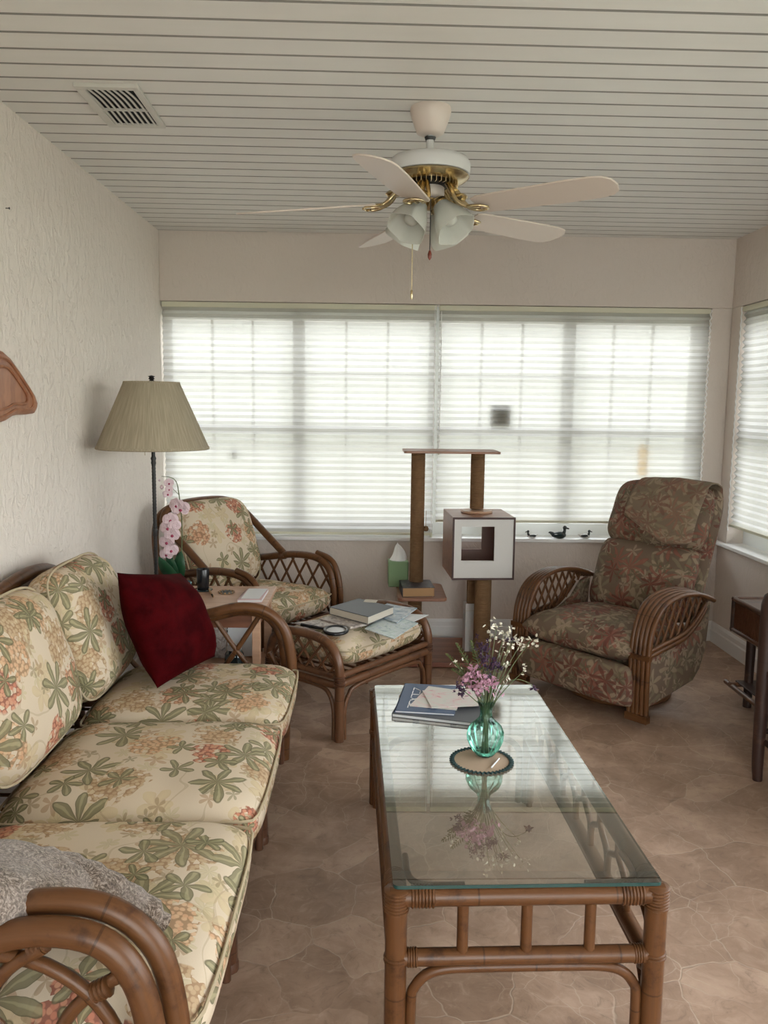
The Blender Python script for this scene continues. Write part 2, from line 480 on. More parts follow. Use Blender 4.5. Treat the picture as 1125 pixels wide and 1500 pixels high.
def f_blind(nt, b):
    out = [n for n in nt.nodes if n.type == 'OUTPUT_MATERIAL'][0]
    nt.nodes.remove(b)
    tr = nd(nt,'ShaderNodeBsdfTranslucent', {'Color': (.355,.348,.346,1)})
    df = nd(nt,'ShaderNodeBsdfDiffuse', {'Color': (.86,.83,.74,1)})
    tp = nd(nt,'ShaderNodeBsdfTransparent', {'Color': (.95,.95,.9,1)})
    m1 = nd(nt,'ShaderNodeMixShader', {0: .30, 1: tr.outputs[0], 2: df.outputs[0]})
    m2 = nd(nt,'ShaderNodeMixShader', {0: .03, 1: m1.outputs[0], 2: tp.outputs[0]})
    nt.links.new(m2.outputs[0], out.inputs[0])
M_blind = mat('pleated_shade_fabric', fn=f_blind)
M_blindrail = mat('shade_rail', (.62,.60,.47), .5)
def f_glass(tint, ior, mn=0.0, gain=1.0):
    def fn(nt, b):
        out = [n for n in nt.nodes if n.type == 'OUTPUT_MATERIAL'][0]
        nt.nodes.remove(b)
        fr = nd(nt,'ShaderNodeFresnel', {'IOR': ior})
        gain_ = gain
        tp = nd(nt,'ShaderNodeBsdfTransparent', {'Color': (*tint,1)})
        gl = nd(nt,'ShaderNodeBsdfGlossy', {'Color': (.95,.98,.96,1), 'Roughness': 0.0})
        f = mth(nt,'MULTIPLY_ADD', fr.outputs[0], gain_, mn, clamp=True)
        m = nd(nt,'ShaderNodeMixShader', {0: f, 1: tp.outputs[0], 2: gl.outputs[0]})
        nt.links.new(m.outputs[0], out.inputs[0])
    return fn
M_pane = mat('window_glass', fn=f_glass((.95,.98,.97), 1.25))
M_tglass = mat('table_glass', fn=f_glass((.86,.91,.88), 1.52, .03, 3.7))
M_gedge = mat('glass_edge', (.02,.062,.056), .2, spec=.6)
def f_vase(nt, b):
    out = [n for n in nt.nodes if n.type == 'OUTPUT_MATERIAL'][0]
    nt.nodes.remove(b)
    lw = nd(nt,'ShaderNodeLayerWeight', {'Blend': .45})
    tint = mixc(nt, lw.outputs['Facing'], (.80,.94,.89), (.28,.62,.54))
    tp = nd(nt,'ShaderNodeBsdfTransparent', {'Color': tint})
    gl = nd(nt,'ShaderNodeBsdfGlossy', {'Color': (.8,1,.95,1), 'Roughness': .05})
    df = nd(nt,'ShaderNodeBsdfTranslucent', {'Color': (.25,.62,.54,1)})
    m0 = nd(nt,'ShaderNodeMixShader', {0: .22, 1: tp.outputs[0], 2: df.outputs[0]})
    fr = nd(nt,'ShaderNodeFresnel', {'IOR': 1.5})
    m = nd(nt,'ShaderNodeMixShader', {0: fr.outputs[0], 1: m0.outputs[0], 2: gl.outputs[0]})
    nt.links.new(m.outputs[0], out.inputs[0])
M_vase = mat('teal_glass', fn=f_vase)
def f_frost(nt, b):
    out = [n for n in nt.nodes if n.type == 'OUTPUT_MATERIAL'][0]
    nt.nodes.remove(b)
    tr = nd(nt,'ShaderNodeBsdfTranslucent', {'Color': (.82,.82,.78,1)})
    df = nd(nt,'ShaderNodeBsdfPrincipled', {'Base Color': (.74,.74,.70,1), 'Roughness': .2})
    m = nd(nt,'ShaderNodeMixShader', {0: .55, 1: tr.outputs[0], 2: df.outputs[0]})
    nt.links.new(m.outputs[0], out.inputs[0])
M_frost = mat('frosted_glass', fn=f_frost)
def f_shade(nt, b):
    out = [n for n in nt.nodes if n.type == 'OUTPUT_MATERIAL'][0]
    tr = nd(nt,'ShaderNodeBsdfTranslucent', {'Color': (.55,.47,.33,1)})
    uv = coords(nt,'UV')
    n = nz(nt, vec(nt,'MULTIPLY',uv,(190,2.5,1)), 1, 2).outputs[0]
    col = mixc(nt, sstep(nt,n,.35,.7), (.40,.34,.245), (.52,.455,.34))
    S_(nt, b.inputs['Base Color'], col)
    bump(nt, b, n, .5, .004)
    m = nd(nt,'ShaderNodeMixShader', {0: .22, 1: b.outputs[0], 2: tr.outputs[0]})
    nt.links.new(m.outputs[0], out.inputs[0])
M_shade = mat('pleated_lampshade', (.5,.43,.31), .8, spec=.2, fn=f_shade)

def f_wood(c1, c2, sc=(1.5,18,18)):
    def fn(nt, b):
        c = coords(nt)
        n = nz(nt, vec(nt,'MULTIPLY',c,sc), 1.5, 5, .6, .4).outputs[0]
        S_(nt, b.inputs['Base Color'], mixc(nt, sstep(nt,n,.3,.7), c1, c2))
        bump(nt, b, n, .08, .002)
    return fn
M_oak = mat('pinkish_oak', (.5,.3,.2), .4, fn=f_wood((.53,.33,.22),(.42,.245,.155)))
M_oakd = mat('reddish_wood', (.2,.08,.04), .4, fn=f_wood((.22,.09,.05),(.13,.05,.028)))
M_cat = mat('cat_tree_laminate', (.3,.15,.09), .38, fn=f_wood((.33,.165,.105),(.24,.11,.068)))
def f_catbase(nt, b):
    c = coords(nt)
    n = nz(nt, vec(nt,'MULTIPLY',c,(1.5,26,18)), 1.2, 5, .6, .4).outputs[0]
    y = nd(nt,'ShaderNodeSeparateXYZ',{'Vector':c}).outputs[1]
    s = mth(nt,'FRACT', mth(nt,'MULTIPLY', y, 9.0))
    col = mixc(nt, sstep(nt,n,.3,.7), (.27,.10,.06), (.16,.055,.035))
    col = mixc(nt, mth(nt,'MULTIPLY', mth(nt,'LESS_THAN', s, .5), .45), col, (.36,.16,.09))
    S_(nt, b.inputs['Base Color'], col)
M_catbase = mat('striped_laminate', (.25,.1,.06), .35, fn=f_catbase)
M_catedge = mat('dark_edge_band', (.045,.014,.012), .5)
M_catin = mat('mauve_lining', (.30,.20,.175), .7)
M_panelw = mat('white_laminate', (.60,.58,.56), .4)
def f_sisal(nt, b):
    c = coords(nt)
    z = nd(nt,'ShaderNodeSeparateXYZ',{'Vector':c}).outputs[2]
    n = nz(nt, c, 40, 4, .6).outputs[0]
    wv = mth(nt,'SINE', mth(nt,'MULTIPLY_ADD', z, 2*PI/.0065, mth(nt,'MULTIPLY', n, 1.5)))
    col = mixc(nt, n, (.19,.105,.055), (.33,.20,.105))
    col = mixc(nt, mth(nt,'MULTIPLY', sstep(nt, wv, 0, -1), .55), col, (.10,.05,.025))
    S_(nt, b.inputs['Base Color'], col)
    bump(nt, b, mth(nt,'ADD', wv, mth(nt,'MULTIPLY', n, 1.5)), .6, .003)
M_sisal = mat('sisal_rope', (.3,.18,.1), .9, spec=.1, fn=f_sisal)
M_brass = mat('polished_brass', (.62,.50,.30), .25, 1.0)
M_fanw = mat('fan_white_enamel', (.62,.61,.60), .35)
M_blade = mat('fan_blade', (.62,.53,.47), .38)
M_black = mat('black_metal', (.012,.010,.010), .4)
M_blackpl = mat('black_plastic', (.012,.012,.014), .25)
M_white = mat('white_paper', (.66,.67,.68), .7)
M_cream = mat('cream_paper', (.55,.50,.42), .8)
M_bluec = mat('blue_cover', (.05,.085,.16), .4)
M_greyc = mat('grey_book_cover', (.085,.09,.10), .5)
M_green = mat('orchid_leaf_green', (.012,.07,.03), .35)
M_stem = mat('plant_stem', (.10,.12,.05), .6)
M_pinkp = mat('orchid_petal', (.58,.44,.47), .6)
M_magenta = mat('orchid_throat', (.30,.03,.08), .5)
M_pinkb = mat('statice_pink', (.50,.27,.36), .8)
M_purp = mat('dark_purple_flower', (.05,.02,.055), .7)
M_whitef = mat('small_white_flower', (.66,.62,.52), .8)
M_fern = mat('fern_green', (.09,.115,.035), .7)
M_tissueg = mat('green_tissue_box', (.19,.30,.15), .6)
M_tissue = mat('tissue', (.85,.85,.84), .9)
M_pinkpad = mat('pink_notepad', (.60,.44,.45), .7)
M_terr = mat('blue_pot', (.10,.26,.34), .2)
M_wood_deco = mat('carved_wood', (.3,.12,.06), .35, fn=f_wood((.38,.17,.09),(.24,.09,.045),(3,14,6)))
def f_print(cols, scale, seed):
    def fn(nt, b):
        c = vec(nt,'ADD', coords(nt), (seed,seed*.7,0))
        n = nz(nt, c, scale, 4, .7, 1.0).outputs[0]
        S_(nt, b.inputs['Base Color'], ramp(nt, n, cols))
    return fn
M_map1 = mat('printed_map', (.5,.6,.6), .35, fn=f_print([(.3,(.16,.25,.36)),(.45,(.45,.55,.52)),(.55,(.58,.64,.66)),(.7,(.28,.38,.46))], 22, 1))
M_map2 = mat('printed_leaflet', (.5,.6,.6), .35, fn=f_print([(.32,(.10,.16,.28)),(.45,(.30,.38,.44)),(.6,(.60,.63,.66)),(.75,(.3,.35,.3))], 18, 5))
M_map3 = mat('printed_card', (.5,.6,.6), .4, fn=f_print([(.3,(.55,.25,.27)),(.42,(.60,.47,.46)),(.55,(.56,.55,.50)),(.72,(.50,.50,.46))], 20, 9))
M_map4 = mat('printed_note', (.5,.5,.5), .5, fn=f_print([(.35,(.12,.10,.10)),(.5,(.40,.34,.30)),(.6,(.55,.52,.48)),(.75,(.2,.16,.14))], 26, 3))
M_gilt = mat('tan_page_edges', (.38,.22,.10), .7)
M_bookd = mat('dark_book_cover', (.035,.032,.04), .4, fn=f_print([(.5,(.025,.022,.03)),(.6,(.05,.045,.05)),(.66,(.16,.14,.14)),(.7,(.04,.035,.04))], 24, 2))
M_doily = mat('tan_doily', (.42,.31,.22), .9)
M_doilye = mat('dark_green_crochet', (.02,.045,.045), .9)
M_leadg = mat('duck_dark', (.012,.018,.018), .4)
M_duckw = mat('duck_white', (.6,.6,.58), .5)
M_grass = mat('lawn', (.20,.42,.10), .9, fn=lambda nt,b: S_(nt, b.inputs['Base Color'], mixc(nt, nz(nt, coords(nt), 3, 4).outputs[0], (.36,.37,.28), (.44,.43,.36))))
M_out = mat('outside_soffit', (.7,.7,.66), .8)
M_ornam = mat('ornament_grey', (.10,.10,.09), .7)
M_ornamy = mat('ornament_amber', fn=f_glass((.88,.72,.48), 1.2))
M_knob = mat('red_wood_knob', (.16,.03,.015), .3)
M_vent = mat('vent_white', (.56,.54,.50), .4)
M_void = mat('dark_duct', (.012,.012,.014), .9)
M_jar = mat('dark_glass_jar', (.015,.03,.035), .08, spec=.8)
SHADE4 = False
BLROT = 0
SKY = 3.6
EXPO = 1.52
# ------------------------------------------------------------------ room
XL, XR, YB, YF, H = -1.257, 2.151, 5.01, -1.6, 2.44
m = MB(); m.box((XL-.14,YF-.14,-.1),(XR+.14,YB+.16,0)); struct(m.build('floor', M_floor, smooth=False))
m = MB(); m.box((XL-.14,YF-.14,0),(XL,YB+.16,2.62)); struct(m.build('wall_left', M_wall, smooth=False))
WX0, WX1, WZ0, WZ1 = XL+.004, 2.035, .64, 2.04
m = MB()
m.box((XL,YB,0),(XR+.14,YB+.16,WZ0-.02)); m.box((XL,YB,WZ1),(XR+.14,YB+.16,2.62))
m.box((WX1,YB+.012,WZ0-.02),(XR+.14,YB+.16,WZ1))
struct(m.build('wall_back', M_wall2, smooth=False, bevel=.003))
RY0, RY1 = .1, 4.885
m = MB()
m.box((XR,YF-.14,0),(XR+.14,YB,WZ0-.02)); m.box((XR,YF-.14,WZ1),(XR+.14,YB,2.62))
m.box((XR,RY1,WZ0-.02),(XR+.14,YB,WZ1)); m.box((XR,YF-.14,WZ0-.02),(XR+.14,RY0,WZ1))
struct(m.build('wall_right', M_wall2, smooth=False, bevel=.003))
DX0, DX1 = -.4, 1.95
m = MB()
m.box((XL,YF-.14,0),(DX0,YF,2.62)); m.box((DX1,YF-.14,0),(XR,YF,2.62)); m.box((DX0,YF-.14,2.08),(DX1,YF,2.62))
struct(m.build('wall_front', M_wall2, smooth=False))
# unseen glazed door opening added behind the viewer to let in fill light
m = MB()
for a,b in (((DX0,YF-.09,0),(DX0+.06,YF-.04,2.08)),((DX1-.06,YF-.09,0),(DX1,YF-.04,2.08)),((DX0,YF-.09,2.02),(DX1,YF-.04,2.08)),((DX0,YF-.09,0),(DX1,YF-.04,.06)),((1.0,YF-.09,0),(1.05,YF-.04,2.08))): m.box(a,b)
dr = struct(m.build('fill_door_1', M_vinyl, smooth=False))
m = MB(); m.box((DX0+.05,YF-.07,.05),(DX1-.05,YF-.062,2.03)); m.build('pane', M_pane, dr, smooth=False)

# ceiling of long pans with recessed joints, very slightly out of square with the room
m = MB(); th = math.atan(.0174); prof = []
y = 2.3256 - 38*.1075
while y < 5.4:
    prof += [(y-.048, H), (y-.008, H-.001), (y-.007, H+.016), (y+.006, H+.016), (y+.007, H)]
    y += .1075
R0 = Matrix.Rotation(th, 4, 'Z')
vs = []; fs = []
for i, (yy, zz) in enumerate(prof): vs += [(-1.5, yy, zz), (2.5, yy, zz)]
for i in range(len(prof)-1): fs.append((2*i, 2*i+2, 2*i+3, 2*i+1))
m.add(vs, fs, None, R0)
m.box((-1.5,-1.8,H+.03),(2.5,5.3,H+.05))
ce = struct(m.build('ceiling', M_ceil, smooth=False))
ce.data.materials.append(M_jointshadow)
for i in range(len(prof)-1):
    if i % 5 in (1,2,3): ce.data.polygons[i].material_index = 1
def baseboard(a, b, name):
    a, b = V(a), V(b); d = (b-a); L = d.length; rz = math.atan2(d.y, d.x)
    prof = [(0,0),(.016,0),(.016,.075),(.011,.083),(.011,.108),(.005,.122),(0,.126)]
    m = MB(); vs = []; n = len(prof)
    for s in (0, L):
        for (o, z) in prof: vs.append((s, o, z))
    fs = [(i, i+1, n+i+1, n+i) for i in range(n-1)] + [tuple(range(n-1,-1,-1)), tuple(n+i for i in range(n))]
    m.add(vs, fs, None, T(a.x,a.y,0,rz))
    struct(m.build(name, M_trim, smooth=False))
baseboard((XR,YB,0),(XL,YB,0),'baseboard_back')
baseboard((XL,YB,0),(XL,YF,0),'baseboard_left')
baseboard((XR,YF,0),(XR,YB,0),'baseboard_right')
# sills
m = MB(); m.box((XL+.001,YB-.035,WZ0-.022),(WX1,YB+.16,WZ0)); m.box((WX1,YB-.035,WZ0-.022),(XR-.001,YB+.012,WZ0)); struct(m.build('trim_4', M_trim, smooth=False, bevel=.004))
m = MB(); m.box((XR-.035,RY0-.03,WZ0-.022),(XR+.14,RY1,WZ0)); m.box((XR-.035,RY1,WZ0-.022),(XR-.001,YB-.036,WZ0)); struct(m.build('trim_5', M_trim, smooth=False, bevel=.004))

def window(name, a0, a1, z0, z1, M, fl=.045, fr=.045, zr=1.29):
    """double-hung unit, local x across, local y outwards"""
    m = MB()
    m.box((a0,0,z0),(a0+fl,.035,z1),M); m.box((a1-fr,0,z0),(a1,.035,z1),M)
    m.box((a0+fl,0,z1-.09),(a1-fr,.035,z1),M); m.box((a0+fl,0,z0),(a1-fr,.035,z0+.075),M)
    m.box((a0+fl,.004,zr-.026),(a1-fr,.036,zr+.02),M)
    w = struct(m.build(name, M_vinyl, smooth=False))
    i0, i1 = a0+fl, a1-fr
    mm = MB()
    for k in (1,2):
        xx = i0+(i1-i0)*k/3
        mm.box((xx-.008,.012,z0+.075),(xx+.008,.03,zr-.026),M); mm.box((xx-.008,.012,zr+.02),(xx+.008,.03,z1-.09),M)
    zz = (zr+z1-.08)/2
    mm.box((i0,.0135,zz-.008),(i1,.0285,zz+.008),M)
    mm.build('muntins', M_vinyl, w, smooth=False)
    p = MB(); p.box((i0-.003,.030,z0+.07),(i1+.003,.0345,z1-.1),M); p.build('pane', M_pane, w, smooth=False)
    return w
MB_ = T(0, YB+.125, 0)
xs = [WX0, -.448, .388, 1.214, WX1]
for i in range(4):
    window('window_%d' % (i+1), xs[i], xs[i+1], WZ0, WZ1, MB_, .036 if i else .03, .036 if i < 3 else .065)
MR_ = Matrix.Translation((XR+.10,0,0)) @ Matrix.Rotation(-PI/2,4,'Z')
ys = [4.885, 4.05, 3.22, 2.39, 1.56, .1]
for i in range(5):
    window('window_%d' % (i+5), -ys[i], -ys[i+1], WZ0, WZ1, MR_)

def blind(label, a0, a1, z0, z1, M, group):
    e = thing('pleated_shade', label, 'window shade', M @ V(((a0+a1)/2, 0, z0)), 0, group)
    m = MB(); P = .038
    n = int((z1-.03-z0-.015)/P*2)
    zz = [z0+.015+(z1-.03-z0-.015)*i/n for i in range(n+1)]
    v = []; f = []; nx = 24
    for i, z in enumerate(zz):
        for k in range(nx+1):
            x = a0+(a1-a0)*k/nx
            v.append((x, (.009 if i % 2 else -.009), z+.0015*noise.noise(V((x*3,z*2,a0+5)))))
    W = nx+1
    for i in range(n):
        for k in range(nx): f.append((i*W+k, i*W+k+1, (i+1)*W+k+1, (i+1)*W+k))
    m.add(v, f, None, M); m.build('pleated_fabric', M_blind, e, smooth=False, world=True)
    m = MB(); m.box((a0,-.016,z1-.03),(a1,.016,z1),M); m.build('headrail', M_blindrail, e, world=True, smooth=False, bevel=.003)
    m = MB(); m.box((a0,-.014,z0),(a1,.014,z0+.016),M); m.build('bottom_rail', M_blindrail, e, world=True, smooth=False, bevel=.003)
    return e
BM = T(0, YB+.022, 0)
b1 = blind('wide cream pleated shade on the left half of the back wall, pulled fully down', WX0+.004, .383, .648, 2.036, BM, 'pleated window shades')
b2 = blind('wide cream pleated shade on the right half of the back wall, hem above sill', .401, WX1-.006, .732, 2.036, BM, 'pleated window shades')
for b, x, zt, zb in ((b1,.374,2.03,.66),(b2,.412,2.0,1.17)):
    m = MB(); m.tube([(x,YB+.002,zt),(x+.002,YB+.002,(zt+zb)/2),(x,YB+.002,zb)], .0022, 6); m.build('pull_cord', M_trim, b, world=True)
    m = MB(); m.lathe([(.001,.012),(.006,.004),(.007,-.02),(.001,-.024)], 10, T(x,YB+.002,zb)); m.build('cord_tassel', M_blindrail, b, world=True)
def beadline(p, z0, z1, ax, par):
    m = MB(); pts = []
    n = 150
    for i in range(n+1):
        z = z1+(z0-z1)*i/n
        w = .0045*math.sin(i*1.25)
        pts.append((p[0]+(w if ax == 0 else 0), p[1]+(w if ax else 0), z))
    m.tube(pts, .0035, 6, step=2); m.build('cord_loop', M_trim, par, world=True)
beadline((WX1-.012, YB-.004), .90, 2.03, 0, b2)
RM = Matrix.Translation((XR+.022,0,0)) @ Matrix.Rotation(-PI/2,4,'Z')
b3 = blind('cream pleated shade on the right-hand wall window nearest the corner', -4.878, -3.24, .742, 2.036, RM, 'pleated window shades')
beadline((XR-.004, 4.872), .72, 2.03, 1, b3)
if SHADE4:
    blind('cream pleated shade further along the right-hand wall', -3.22, -1.57, .742, 2.036, RM, 'pleated window shades')

# things behind the shades, against the outside of the panes
def ornament(lab, cat, x, z, w, h, mt, round_=False):
    m = MB()
    if round_:
        m.lathe([(.001,-h/2),(w*.32,-h*.46),(w*.5,-h*.25),(w*.42,0),(w*.36,h*.12),(w*.5,h*.3),(w*.3,h*.47),(.001,h/2)], 16, T(x,YB+.062,z) @ Matrix.Diagonal((1,.1,1,1)))
    else:
        m.box((x-w/2,YB+.058,z-h/2),(x+w/2,YB+.066,z+h/2))
    o = m.build('window_ornament', mt, None, smooth=round_, bevel=0 if round_ else .004)
    tag(o, lab, cat)
    t = MB(); t.tube([(x,YB+.062,z+h/2-.004),(x,YB+.062,WZ1-.002)], .0008, 5, smooth=False); t.build('thread', M_trim, o)
ornament('square grey shape showing faintly through the right shade above the cat tree', 'ornament', .789, 1.385, .12, .125, M_ornam)
ornament('tall rounded amber shape showing through the shade above the recliner', 'ornament', 1.668, 1.125, .05, .20, M_ornamy, True)
ornament('tiny square shape showing through the left shade beside the lampshade', 'ornament', -.837, 1.135, .035, .04, M_ornam)

# outside
m = MB(); m.box((-25,YB+.5,-.35),(25,40,-.3)); m.box((XR+.5,-25,-.35),(25,YB+.5,-.3)); struct(m.build('ground', M_grass, smooth=False))

# ceiling register
e = thing('ceiling_vent', 'white louvred air vent in the ceiling near the left wall', 'vent', (-.855,2.965,H), th)
m = MB(); X0, X1, Y0, Y1 = -.102,.102,-.195,.195
for a,b in (((X0,Y0,-.013),(X1,Y0+.028,.001)),((X0,Y1-.028,-.013),(X1,Y1,.001)),((X0,Y0+.028,-.013),(X0+.03,Y1-.028,.001)),((X1-.022,Y0+.028,-.013),(X1,Y1-.028,.001))): m.box(a,b)
m.build('frame', M_vent, e, smooth=False, bevel=.003)
m = MB(); m.box((X0+.02,Y0+.02,-.0045),(X1-.015,Y1-.02,-.0035)); m.build('duct_opening', M_void, e, smooth=False)
for k in range(8):
    m = MB(); xx = X0+.036+k*.0195
    m.tube([(xx-.016,Y0+.03,-.009),(xx-.004,Y0+.10,-.009),(xx,-.01,-.009),(xx,Y1-.03,-.009)], .0042, 6, flat=.6); m.build('louvre', M_vent, e)
m = MB(); m.box((X0+.028,.015,-.012),(X1-.02,.024,-.005)); m.build('crossbar', M_vent, e, smooth=False)

# plaque + nail on left wall
m = MB()
poly = [(2.62,1.56),(2.70,1.60),(2.80,1.605),(2.86,1.585),(2.93,1.545),(3.00,1.50),(3.055,1.462),(3.075,1.435),(3.068,1.412),(3.04,1.395),(2.98,1.392),(2.90,1.392),(2.86,1.388),(2.80,1.372),(2.70,1.36),(2.62,1.38)]
m.prism([(p[0], p[1]) for p in poly], 0, .035, Matrix(((0,0,1,XL),(1,0,0,0),(0,1,0,0),(0,0,0,1))))
o = m.build('carved_plaque', M_wood_deco, None, bevel=.012, sharp=30)
tag(o, 'brown carved wooden plaque hung on the left wall at the picture edge', 'wall plaque')
m2 = MB(); 
for i, s in enumerate((.8,.58)):
    c = (2.83,1.48)
    pts = [((p[0]-c[0])*s+c[0], (p[1]-c[1])*s+c[1]) for p in poly]
    m2.tube([(XL+.036, a, b) for a,b in pts], .006, 6, closed=True, step=2)
m2.build('carved_ridge', M_wood_deco, o)
m = MB(); m.lathe([(.0015,0),(.0015,.012),(.004,.012),(.004,.014),(.0,.0145)], 10, axis_M((XL,2.947,2.093),(1,0,0)))
tag(m.build('nail', M_black), 'small dark nail high on the left wall below the ceiling', 'nail')

# ------------------------------------------------------------------ ceiling fan
e = thing('ceiling_fan', 'white five-blade ceiling fan with brass trim and frosted tulip lights', 'ceiling fan', (.191,2.94,H))
m = MB(); m.lathe([(.068,0),(.070,-.012),(.066,-.03),(.046,-.082),(.03,-.09),(.001,-.09)][::-1], 32); m.build('canopy', M_blade, e)
m = MB(); m.lathe([(.013,-.16),(.013,-.085)], 16); m.build('downrod', M_fanw, e)
m = MB(); m.lathe([(.001,-.163),(.02,-.163),(.021,-.150),(.013,-.146)], 16); m.build('rod_coupling', M_black, e)
m = MB(); m.lathe([(.001,-.105),(.016,-.105),(.02,-.095),(.001,-.088)], 16); m.build('hanger_ball', M_black, e)
m = MB(); m.lathe([(.001,-.215),(.10,-.222),(.136,-.218),(.139,-.205),(.139,-.185),(.130,-.168),(.09,-.158),(.02,-.156),(.001,-.156)], 48); m.build('motor_housing', M_fanw, e)
m = MB(); m.lathe([(.09,-.222),(.133,-.220),(.136,-.226),(.125,-.236),(.10,-.243),(.085,-.243)], 48); m.build('brass_ring', M_brass, e)
m = MB(); m.lathe([(.001,-.258),(.06,-.258),(.085,-.243),(.085,-.222)], 40); m.build('motor_core', M_black, e)
m = MB()
for k in range(36):
    a = 2*PI*k/36; m.box((-.0012,0,0),(.0012,.02,.018), T(.078*math.cos(a),.078*math.sin(a),-.258,a-PI/2))
m.build('cooling_fins', M_brass, e, smooth=False)
m = MB(); m.lathe([(.001,-.300),(.03,-.299),(.048,-.292),(.052,-.284),(.052,-.262),(.046,-.256),(.03,-.252),(.001,-.252)], 36); m.build('switch_housing', M_blade, e)
BZ = -.338; tilt = math.radians(-13)
def blade_mb():
    m = MB(); pts = []
    out = [(.185,.048),(.21,.058),(.35,.064),(.50,.069),(.60,.067),(.635,.058),(.656,.036),(.664,.0)]
    poly = out + [(x,-y) for x,y in out[::-1][1:]]
    return m.prism(poly, -.003, .003, T(0,0,0,0,tilt))
for k in range(5):
    a = math.radians(36+72*k+BLROT)
    M = Matrix.Rotation(a,4,'Z') @ Matrix.Translation((0,0,BZ+(.035 if k == 2 else 0))) @ Matrix.Rotation(math.radians(4.5 if k == 2 else 0),4,'Y')
    b = blade_mb(); b.v = [M @ p for p in b.v]
    bo = b.build('blade', M_blade, e, bevel=.002)
    br = MB()
    for s in (-1,1):
        br.tube([(.075,s*.01,.085),(.10,s*.022,.050),(.13,s*.030,.012),(.16,s*.020,-.006),(.185,s*.032,-.010),(.215,s*.026,-.011),(.225,0,-.010)], [.007,.008,.007,.006,.006,.005,.004], 8, M=M)
    br.tube([(.07,0,.085),(.11,0,.045),(.15,0,.0),(.20,0,-.010)], [.010,.012,.008,.006], 8, M=M)
    br.lathe([(.001,-.01),(.02,-.008),(.026,0),(.02,.008),(.001,.01)], 16, M @ T(.118,0,.032) @ Matrix.Diagonal((1.2,1,1,1)))
    for xx, yy in ((.205,.024),(.205,-.024),(.225,0)):
        br.lathe([(.001,-.016),(.006,-.015),(.006,-.008),(.001,-.008)], 8, M @ T(xx,yy,0))
    br.build('blade_bracket', M_brass, bo)
m = MB(); m.lathe([(.001,-.335),(.012,-.333),(.022,-.32),(.040,-.31),(.045,-.302),(.03,-.298)], 28); m.build('light_fitter', M_brass, e)
def tulip():
    m = MB()
    def rf(a, t): return 1+.075*t*math.cos(6*a)+.02*t*math.cos(12*a)
    m.lathe([(.024,0),(.027,.012),(.034,.03),(.050,.062),(.062,.095),(.068,.125),(.069,.128),(.066,.127),(.059,.094),(.047,.061),(.031,.03),(.024,.014)], 48, None, rf)
    return m
for k in range(4):
    a = math.radians(-90+47+90*k)
    d = V((math.cos(a)*.62, math.sin(a)*.62, -.80)).normalized()
    p0 = V((math.cos(a)*.035, math.sin(a)*.035, -.304))
    t = tulip(); M = axis_M(p0+d*.012, d); t.v = [M @ p for p in t.v]
    so = t.build('glass_shade', M_frost, e)
    s = MB(); s.lathe([(.001,-.012),(.02,-.01),(.028,.0),(.029,.02),(.026,.024)], 20, M); s.build('shade_holder', M_brass, so)
    s = MB(); s.lathe([(.012,.02),(.014,.035),(.026,.06),(.028,.075),(.02,.095),(.001,.102)], 20, M); s.build('bulb', M_frost, so)
for (dx, dy, zt, zb, kn, mt) in ((-.055,.0,-.30,-.60,'pull_knob',M_brass),(.002,-.052,-.31,-.475,'pull_knob',M_knob)):
    m = MB(); m.tube([(dx,dy,zt),(dx,dy,zb)], .0016, 6, smooth=False); c = m.build('pull_chain', M_brass if mt is M_brass else M_black, e)
    m = MB(); m.lathe([(.001,.0),(.004,-.003),(.0075 if mt is M_knob else .004,-.014),(.0065 if mt is M_knob else .004,-.026),(.001,-.034)], 12, T(dx,dy,zb)); m.build(kn, mt, c)
def PX(x0): return Matrix(((0,0,1,x0),(1,0,0,0),(0,1,0,0),(0,0,0,1)))

